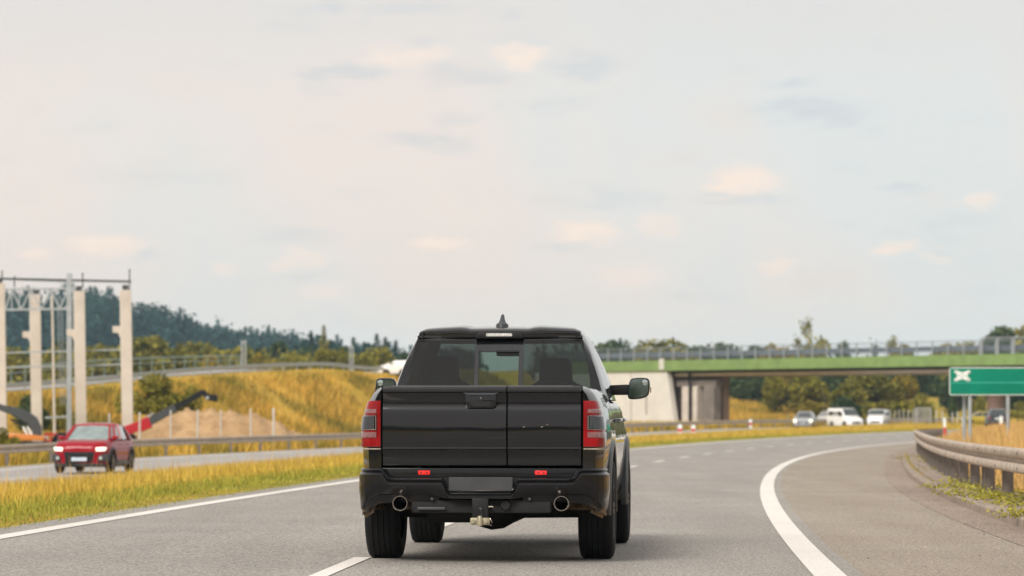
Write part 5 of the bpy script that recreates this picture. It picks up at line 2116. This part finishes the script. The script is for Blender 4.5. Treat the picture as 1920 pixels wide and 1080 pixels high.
# ------------------------------------------------------------------ other vehicles
def make_car(name, label, cat, loc, rz, paint, st, gh, wheels, trim=None, lights='front', lamp=True, plate=True, mirrors=True, glass=None, grille=True, group=None, pillars=True):
    """st: stations (y, z bottom, z top, half width), front at +y; gh: belt and roof points of the glasshouse (None for a van body)"""
    root = thing(name, label, cat, loc, rz, group)
    glass = glass or M['car_glass']
    ys0 = [s[0] for s in st]
    f = lambda y, k: float(np.interp(y, ys0, [s[k] for s in st]))
    (yr, yf), wr, wx = wheels
    ys = set(np.linspace(ys0[0], ys0[-1], 40).round(4)) | set(ys0)
    ar = wr + .07
    for c in (yr, yf):
        for k in range(13):
            ys.add(round(c + ar * math.cos(math.pi * k / 12), 4))
    sec = [(0, .90), (.12, .97), (.35, 1.0), (.6, .995), (.8, .975), (.93, .93), (1.0, .86)]
    mb = MB()
    rows = []
    for y in sorted(ys):
        zb, zt, hw = f(y, 1), f(y, 2), f(y, 3)
        b = zb
        for c in (yr, yf):
            if abs(y - c) < ar:
                b = max(b, wr + math.sqrt(ar * ar - (y - c) ** 2))
        row = []
        for q, k in sec:
            z = zb + (zt - zb) * q
            row.append((hw * k, y, max(z, b)))
        row += [(hw * .55, y, max(zt + .02, b)), (0, y, max(zt + .03, b))]
        rows.append(row)
    mb.grid(rows)
    for r in (rows[0], rows[-1]):
        mb.grid([r, [(0, p[1], p[2]) for p in r]])
    for c in (yr, yf):
        mb.grid([[(f(c + ar * math.cos(math.pi * k / 12), 3) * .98, c + ar * math.cos(math.pi * k / 12), wr + ar * math.sin(math.pi * k / 12)), (.45, c + ar * math.cos(math.pi * k / 12), wr + ar * math.sin(math.pi * k / 12))] for k in range(13)])
    mb.mirror()
    mb.build('body', paint, root, angle=40)
    ub = MB().box(-wx + .1, wx - .1, ys0[0] + .3, ys0[-1] - .3, wr * .55, wr * 1.5)
    ub.build('underbody', M['under'], root, smooth=False)
    if gh:
        belt, roof = gh                                   # lists of (x, y, z), right half from rear centre to front centre
        full = lambda pts: [(x, y, z) for x, y, z in pts] + [(-x, y, z) for x, y, z in pts[::-1]]
        g = MB().loft([full(belt), full(roof)], caps=False)
        g.build('window', glass, root, angle=25)
        r = MB()
        up = [(x * .96, y * .97 + .03 * (sum(p[1] for p in roof) / len(roof)), z + .035) for x, y, z in roof]
        up2 = [(x * .6, y * .8 + .2 * (sum(p[1] for p in roof) / len(roof)), z + .07) for x, y, z in roof]
        low = [(x * 1.012, y, z - .03) for x, y, z in roof]
        r.loft([full(low), full([(x * 1.012, y, z) for x, y, z in roof]), full(up), full(up2)], caps=False)
        n = len(up2) * 2
        r.add(full(up2), [tuple(range(n))])
        r.build('roof', paint, root, angle=45)
        if pillars:
            for k in pillars if isinstance(pillars, (list, tuple)) else range(1, len(belt) - 1):
                for s in (-1, 1):
                    a, b = Vector(belt[k]), Vector(roof[k])
                    a.x *= s * 1.006
                    b.x *= s * 1.006
                    MB().bar(a, b, .06, .07, up=(1, 0, 0)).build('pillar', paint, root, bevel=.01, seg=1)
    for y in (yr, yf):
        for s in (-1, 1):
            t = MB().lathe([(-.1, wr * .6), (-.105, wr * .9), (-.08, wr), (.08, wr), (.105, wr * .9), (.1, wr * .6)], (s * (wx - .1), y, wr), 'x', 28)
            wo = t.build('wheel', M['tyre'], root)
            rm = MB().lathe([(s * .08, wr * .62), (s * .098, wr * .60), (s * .07, wr * .5), (s * .06, .001)], (s * (wx - .1), y, wr), 'x', 24)
            for k in range(5):
                a = k * 2 * math.pi / 5 + .3
                c = s * (wx - .1)
                rm.bar((c + s * .08, y, wr), (c + s * .092, y + wr * .6 * math.cos(a), wr + wr * .6 * math.sin(a)), .06, .03)
            rm.build('rim', M['rim'], wo)
            if trim:
                rg = []
                for k in range(0, 19):
                    a = math.pi * k / 18
                    yy, zz = y + ar * math.cos(a), wr + ar * math.sin(a)
                    x0 = f(yy, 3) * .985
                    rg.append([(s * (x0 - .03), yy, zz), (s * (x0 + .03), yy, zz), (s * (x0 + .03), yy + .07 * math.cos(a), zz + .07 * math.sin(a)), (s * (x0 - .03), yy + .07 * math.cos(a), zz + .07 * math.sin(a))])
                MB().loft(rg).build('wheel_arch', trim, root, angle=50)
    if mirrors:
        bm = gh[0][-2] if gh else (f(1.3, 3), 1.3, 1.3)
        for s in (-1, 1):
            m = MB().loft([[(s * (bm[0] + .06), bm[1] - .12, bm[2] + .0), (s * (bm[0] + .28), bm[1] - .10, bm[2] + .03), (s * (bm[0] + .28), bm[1] - .10, bm[2] + .15), (s * (bm[0] + .08), bm[1] - .12, bm[2] + .16)],
                           [(s * (bm[0] + .06), bm[1] - .02, bm[2] + .03), (s * (bm[0] + .24), bm[1] - .0, bm[2] + .05), (s * (bm[0] + .24), bm[1] - .0, bm[2] + .13), (s * (bm[0] + .08), bm[1] - .02, bm[2] + .14)]])
            m.build('side_mirror', paint, root, bevel=.02)
            MB().bar((s * (bm[0] - .08), bm[1] - .05, bm[2] + .02), (s * (bm[0] + .1), bm[1] - .06, bm[2] + .06), .05).build('mirror_arm', M['matte_black'], root, smooth=False)
    return root, f


def rz_road(Y, toward):
    a = math.atan2(0.0285 + 0.000786 * Y, 1.0)
    return -a + (math.pi if toward else 0)


# --- red crossover coming towards us
Yc = 108.0
Xc = PX(166, Yc) + .2
st = [(-2.08, .42, .95, .72), (-2.0, .30, 1.02, .82), (-1.6, .27, 1.05, .885), (-.8, .24, 1.05, .90), (.6, .24, 1.04, .90), (.9, .24, 1.03, .90), (1.5, .25, 1.00, .89), (1.80, .24, .96, .85), (1.95, .25, .90, .74), (2.04, .28, .84, .60), (2.08, .32, .76, .48)]
belt = [(0, -2.0, 1.03), (.68, -1.94, 1.03), (.82, -1.6, 1.05), (.84, -.15, 1.04), (.84, .0, 1.04), (.82, .75, 1.02), (.70, 1.0, 1.01), (0, 1.16, 1.03)]
roof = [(0, -1.74, 1.42), (.54, -1.70, 1.41), (.62, -1.35, 1.45), (.66, -.35, 1.50), (.66, -.20, 1.50), (.62, .12, 1.47), (.54, .26, 1.455), (0, .34, 1.48)]
zc = PZ(885.5, Yc)
red, f = make_car('red_car', 'red crossover car with lit headlamps driving towards us on the opposite road', 'car', (Xc, Yc, zc), rz_road(Yc, True), M['red_paint'], st, (belt, roof), ((-1.30, 1.30), .335, .90), M['grey_trim'], glass=M['car_glass_pale'], pillars=(4, 5, 6))
MB().loft([[(x, 2.06, z) for x, z in ((-.50, .66), (.50, .66), (.42, .34), (-.42, .34))], [(x, 2.10, z) for x, z in ((-.50, .66), (.50, .66), (.42, .34), (-.42, .34))]]).build('grille', M['matte_black'], red, bevel=.015)
MB().box(-.24, .24, 2.102, 2.112, .38, .49).build('number_plate', M['plate_white'], red, smooth=False)
MB().box(.12, .44, 2.10, 2.106, .26, .60).build('intake_shade', M['matte_black'], red, smooth=False)
for s in (-1, 1):
    MB().loft([[(s * .54, 2.05, .68), (s * .80, 1.93, .69), (s * .84, 1.90, .81), (s * .52, 2.03, .80)], [(s * .54, 2.105, .685), (s * .79, 2.03, .695), (s * .83, 1.99, .80), (s * .52, 2.085, .79)]]).build('headlight', M['lamp_on'], red, bevel=.015)
    MB().loft([[(s * .58, 2.03, .36), (s * .86, 1.82, .36), (s * .89, 1.80, .62), (s * .62, 2.03, .56)], [(s * .58, 2.10, .36), (s * .87, 1.95, .36), (s * .89, 1.93, .61), (s * .62, 2.10, .55)]]).build('corner_trim', M['grey_trim'], red, bevel=.02)
    MB().lathe([(2.115, .001), (2.115, .05), (2.0, .055)], (s * .68, 0, .47), 'y', 14).build('fog_lamp', M['led_lens'], red)
    MB().box(s * .89, s * .915, -.9, .9, .25, .38).build('side_cladding', M['grey_trim'], red, bevel=.01, seg=1)
    for y in (-.75, .3):
        MB().box(s * .895, s * .925, y - .1, y + .1, .88, .91).build('door_handle', M['red_paint'], red, bevel=.008, seg=1)
MB().loft([[(-.80, 1.92, .30), (.80, 1.92, .30), (.72, 2.09, .30), (-.72, 2.09, .30)], [(-.78, 1.90, .20), (.78, 1.90, .20), (.70, 2.07, .24), (-.70, 2.07, .24)]]).build('lower_bumper', M['grey_trim'], red, bevel=.02)

for s in (-1, 1):
    q0, q1, q2, q3 = Vector(belt[1]), Vector(belt[2]), Vector(roof[2]), Vector(roof[1])
    q1b, q2b = q1 + (Vector(belt[3]) - q1) * .16, q2 + (Vector(roof[3]) - q2) * .10
    rows = []
    for k in (1.0, 1.02):
        rows.append([(s * p.x * k, p.y, p.z) for p in (q0, q1, q1b, q2b, q2, q3)])
    MB().loft(rows).build('rear_quarter_panel', M['red_paint'], red, angle=50)

# --- silver car with lamps lit under the bridge
Yc = 290.0
st = [(-2.1, .42, .92, .72), (-1.9, .30, .98, .82), (-1.4, .25, .99, .88), (.8, .24, .98, .89), (1.4, .25, .92, .88), (1.85, .24, .80, .82), (2.1, .30, .66, .62)]
belt = [(0, -1.95, .97), (.62, -1.85, .97), (.76, -1.4, .99), (.78, -.1, .99), (.76, .75, .98), (.64, 1.0, .97), (0, 1.15, .98)]
roof = [(0, -1.35, 1.38), (.48, -1.3, 1.37), (.56, -1.0, 1.41), (.58, -.2, 1.44), (.56, .15, 1.42), (.50, .25, 1.41), (0, .35, 1.43)]
sil, f = make_car('silver_car', 'silver car with round lit headlamps approaching under the overpass', 'car', (PX(1510, Yc), Yc, PZ(804.5, Yc)), rz_road(Yc, True) + .06, M['silver_paint'], st, (belt, roof), ((-1.3, 1.3), .32, .88), pillars=(1, 3, 5))
MB().box(-.4, .4, 2.04, 2.12, .42, .60).build('grille', M['matte_black'], sil, bevel=.02)
MB().box(-.25, .25, 2.122, 2.13, .46, .55).build('number_plate', M['plate_white'], sil, smooth=False)
for s in (-1, 1):
    MB().lathe([(2.10, .001), (2.09, .10), (2.05, .15), (1.8, .14)], (s * .66, 0, .68), 'y', 18).build('headlight', M['lamp_on'], sil)

# --- dark car seen from behind beyond the sign
Yc = 285.0
st = [(-2.1, .36, .96, .74), (-2.02, .30, 1.0, .82), (-1.5, .25, 1.0, .88), (.8, .24, .98, .89), (1.5, .25, .92, .87), (2.0, .28, .75, .75)]
belt = [(0, -2.02, .99), (.66, -1.96, .99), (.76, -1.6, 1.0), (.78, -.1, 1.0), (.76, .75, .98), (.64, 1.0, .97), (0, 1.15, .98)]
roof = [(0, -1.72, 1.42), (.52, -1.68, 1.42), (.58, -1.4, 1.45), (.60, -.2, 1.47), (.57, .15, 1.45), (.50, .25, 1.44), (0, .35, 1.46)]
drk, f = make_car('dark_car', 'dark hatchback seen from behind beyond the sign posts', 'car', (PX(1868, Yc), Yc, PZ(801, Yc)), rz_road(Yc, False) + .18, M['dark_paint'], st, (belt, roof), ((-1.3, 1.3), .32, .88), pillars=(1, 3, 5))
for s in (-1, 1):
    MB().loft([[(s * .56, -2.06, .68), (s * .80, -2.0, .68), (s * .80, -1.98, .94), (s * .60, -2.03, .94)], [(s * .56, -2.12, .70), (s * .80, -2.05, .70), (s * .80, -2.03, .92), (s * .60, -2.08, .92)]]).build('tail_light', M['tail_on'], drk, bevel=.02)
    MB().bar((s * .55, -1.5, 1.52), (s * .55, .0, 1.53), .04).build('roof_rail', M['steel'], drk, smooth=False)
MB().box(-.26, .26, -2.13, -2.115, .66, .77).build('number_plate', M['sign_white'], drk, smooth=False)
MB().box(-.8, .8, -2.14, -2.0, .34, .56).build('rear_bumper', M['dark_paint'], drk, bevel=.04)


# --- white vans
def van(label, px, pbot, Y, rz, h=2.2, L=5.2, face='front', group='white vans beyond the bend'):
    fr = L / 2
    st = [(-fr, .36, h - .35, .84), (-fr + .06, .32, h - .08, .93), (-fr + .3, .30, h, .96), (fr - 1.9, .28, h, .96), (fr - 1.65, .28, h - .08, .95), (fr - .85, .28, 1.22, .93), (fr - .25, .28, 1.02, .88), (fr - .05, .30, .85, .80), (fr, .34, .66, .7)]
    v, f = make_car('white_van', label, 'van', (PX(px, Y), Y, PZ(pbot, Y)), rz, M['white_paint'], st, None, ((-fr + 1.0, fr - .95), .34, .93), mirrors=False, group=group)
    # windscreen on the sloping front
    y0, y1 = fr - 1.62, fr - .90
    z0, z1 = h - .10, 1.27
    MB().loft([[(-.70, y0, z0 + .04), (.70, y0, z0 + .04), (.72, y0 + .012, z0 + .05), (-.72, y0 + .012, z0 + .05)], [(-.84, y1, z1 + .045), (.84, y1, z1 + .045), (.86, y1 + .015, z1 + .055), (-.86, y1 + .015, z1 + .055)]]).build('windscreen', M['car_glass'], v)
    for s in (-1, 1):
        for a, b in ((fr - 2.3, fr - 1.45), (-fr + 1.6, fr - 2.5), (-fr + .4, -fr + 1.45)):
            MB().loft([[(s * .962, a, 1.32), (s * .962, b + (.25 if b > fr - 2 else 0), 1.32), (s * .945, b, h - .30), (s * .945, a, h - .30)], [(s * .978, a, 1.32), (s * .978, b + (.25 if b > fr - 2 else 0), 1.32), (s * .96, b, h - .30), (s * .96, a, h - .30)]]).build('side_window', M['car_glass'], v)
        MB().loft([[(s * .5, fr - .12, .72), (s * .84, fr - .26, .74), (s * .86, fr - .34, .95), (s * .6, fr - .2, .93)], [(s * .5, fr - .05, .72), (s * .84, fr - .17, .74), (s * .86, fr - .27, .93), (s * .6, fr - .12, .91)]]).build('headlight', M['led_lens'], v, bevel=.01)
        MB().box(s * .97, s * 1.17, fr - 1.55, fr - 1.42, 1.25, 1.55).build('side_mirror', M['matte_black'], v, bevel=.03)
    MB().box(-.5, .5, fr - .06, fr + .03, .46, .66).build('grille', M['matte_black'], v, bevel=.03)
    return v


van('white minibus van with dark side windows beyond the bend, left of the other van', 1585, 803, 352, rz_road(352, True) + .75, 2.05, 4.4)
van('white van showing its dark windscreen beyond the bend, just left of the wire fence', 1646, 801, 358, rz_road(358, True) + .05, 1.85, 4.2)
van('white van driving on the embankment road above the left mirror of the pickup', 744, 706, 350, math.radians(78), 1.6, 3.7, group=None)

# --- low cars half hidden
Yc = 372.0
st = [(-2.1, .42, .92, .72), (-1.9, .30, .98, .82), (-1.4, .25, .99, .88), (.8, .24, .98, .89), (1.4, .25, .92, .88), (1.85, .24, .80, .82), (2.1, .30, .66, .62)]
belt = [(0, -1.95, .97), (.62, -1.85, .97), (.76, -1.4, .99), (.78, -.1, .99), (.76, .75, .98), (.64, 1.0, .97), (0, 1.15, .98)]
roof = [(0, -1.35, 1.38), (.48, -1.3, 1.37), (.56, -1.0, 1.41), (.58, -.2, 1.44), (.56, .15, 1.42), (.50, .25, 1.41), (0, .35, 1.43)]
wc, f = make_car('white_car', 'white car half hidden between the silver car and the left white van', 'car', (PX(1554, Yc), Yc, PZ(797, Yc)), rz_road(372, True) + .5, M['white_paint'], st, (belt, roof), ((-1.3, 1.3), .32, .88), pillars=(1, 3, 5))
for s in (-1, 1):
    MB().lathe([(2.10, .001), (2.09, .08), (2.05, .12), (1.8, .11)], (s * .66, 0, .68), 'y', 14).build('headlight', M['led_lens'], wc)
yc, f = make_car('yellow_car', 'yellow car half hidden in the grass left of the dark car', 'car', (PX(1836, 380), 380, PZ(797, 380)), math.radians(100), M['yellow_paint'], st, (belt, roof), ((-1.3, 1.3), .32, .88), pillars=(1, 3, 5))
for s in (-1, 1):
    MB().lathe([(2.10, .001), (2.09, .08), (2.05, .12), (1.8, .11)], (s * .66, 0, .68), 'y', 14).build('headlight', M['led_lens'], yc)
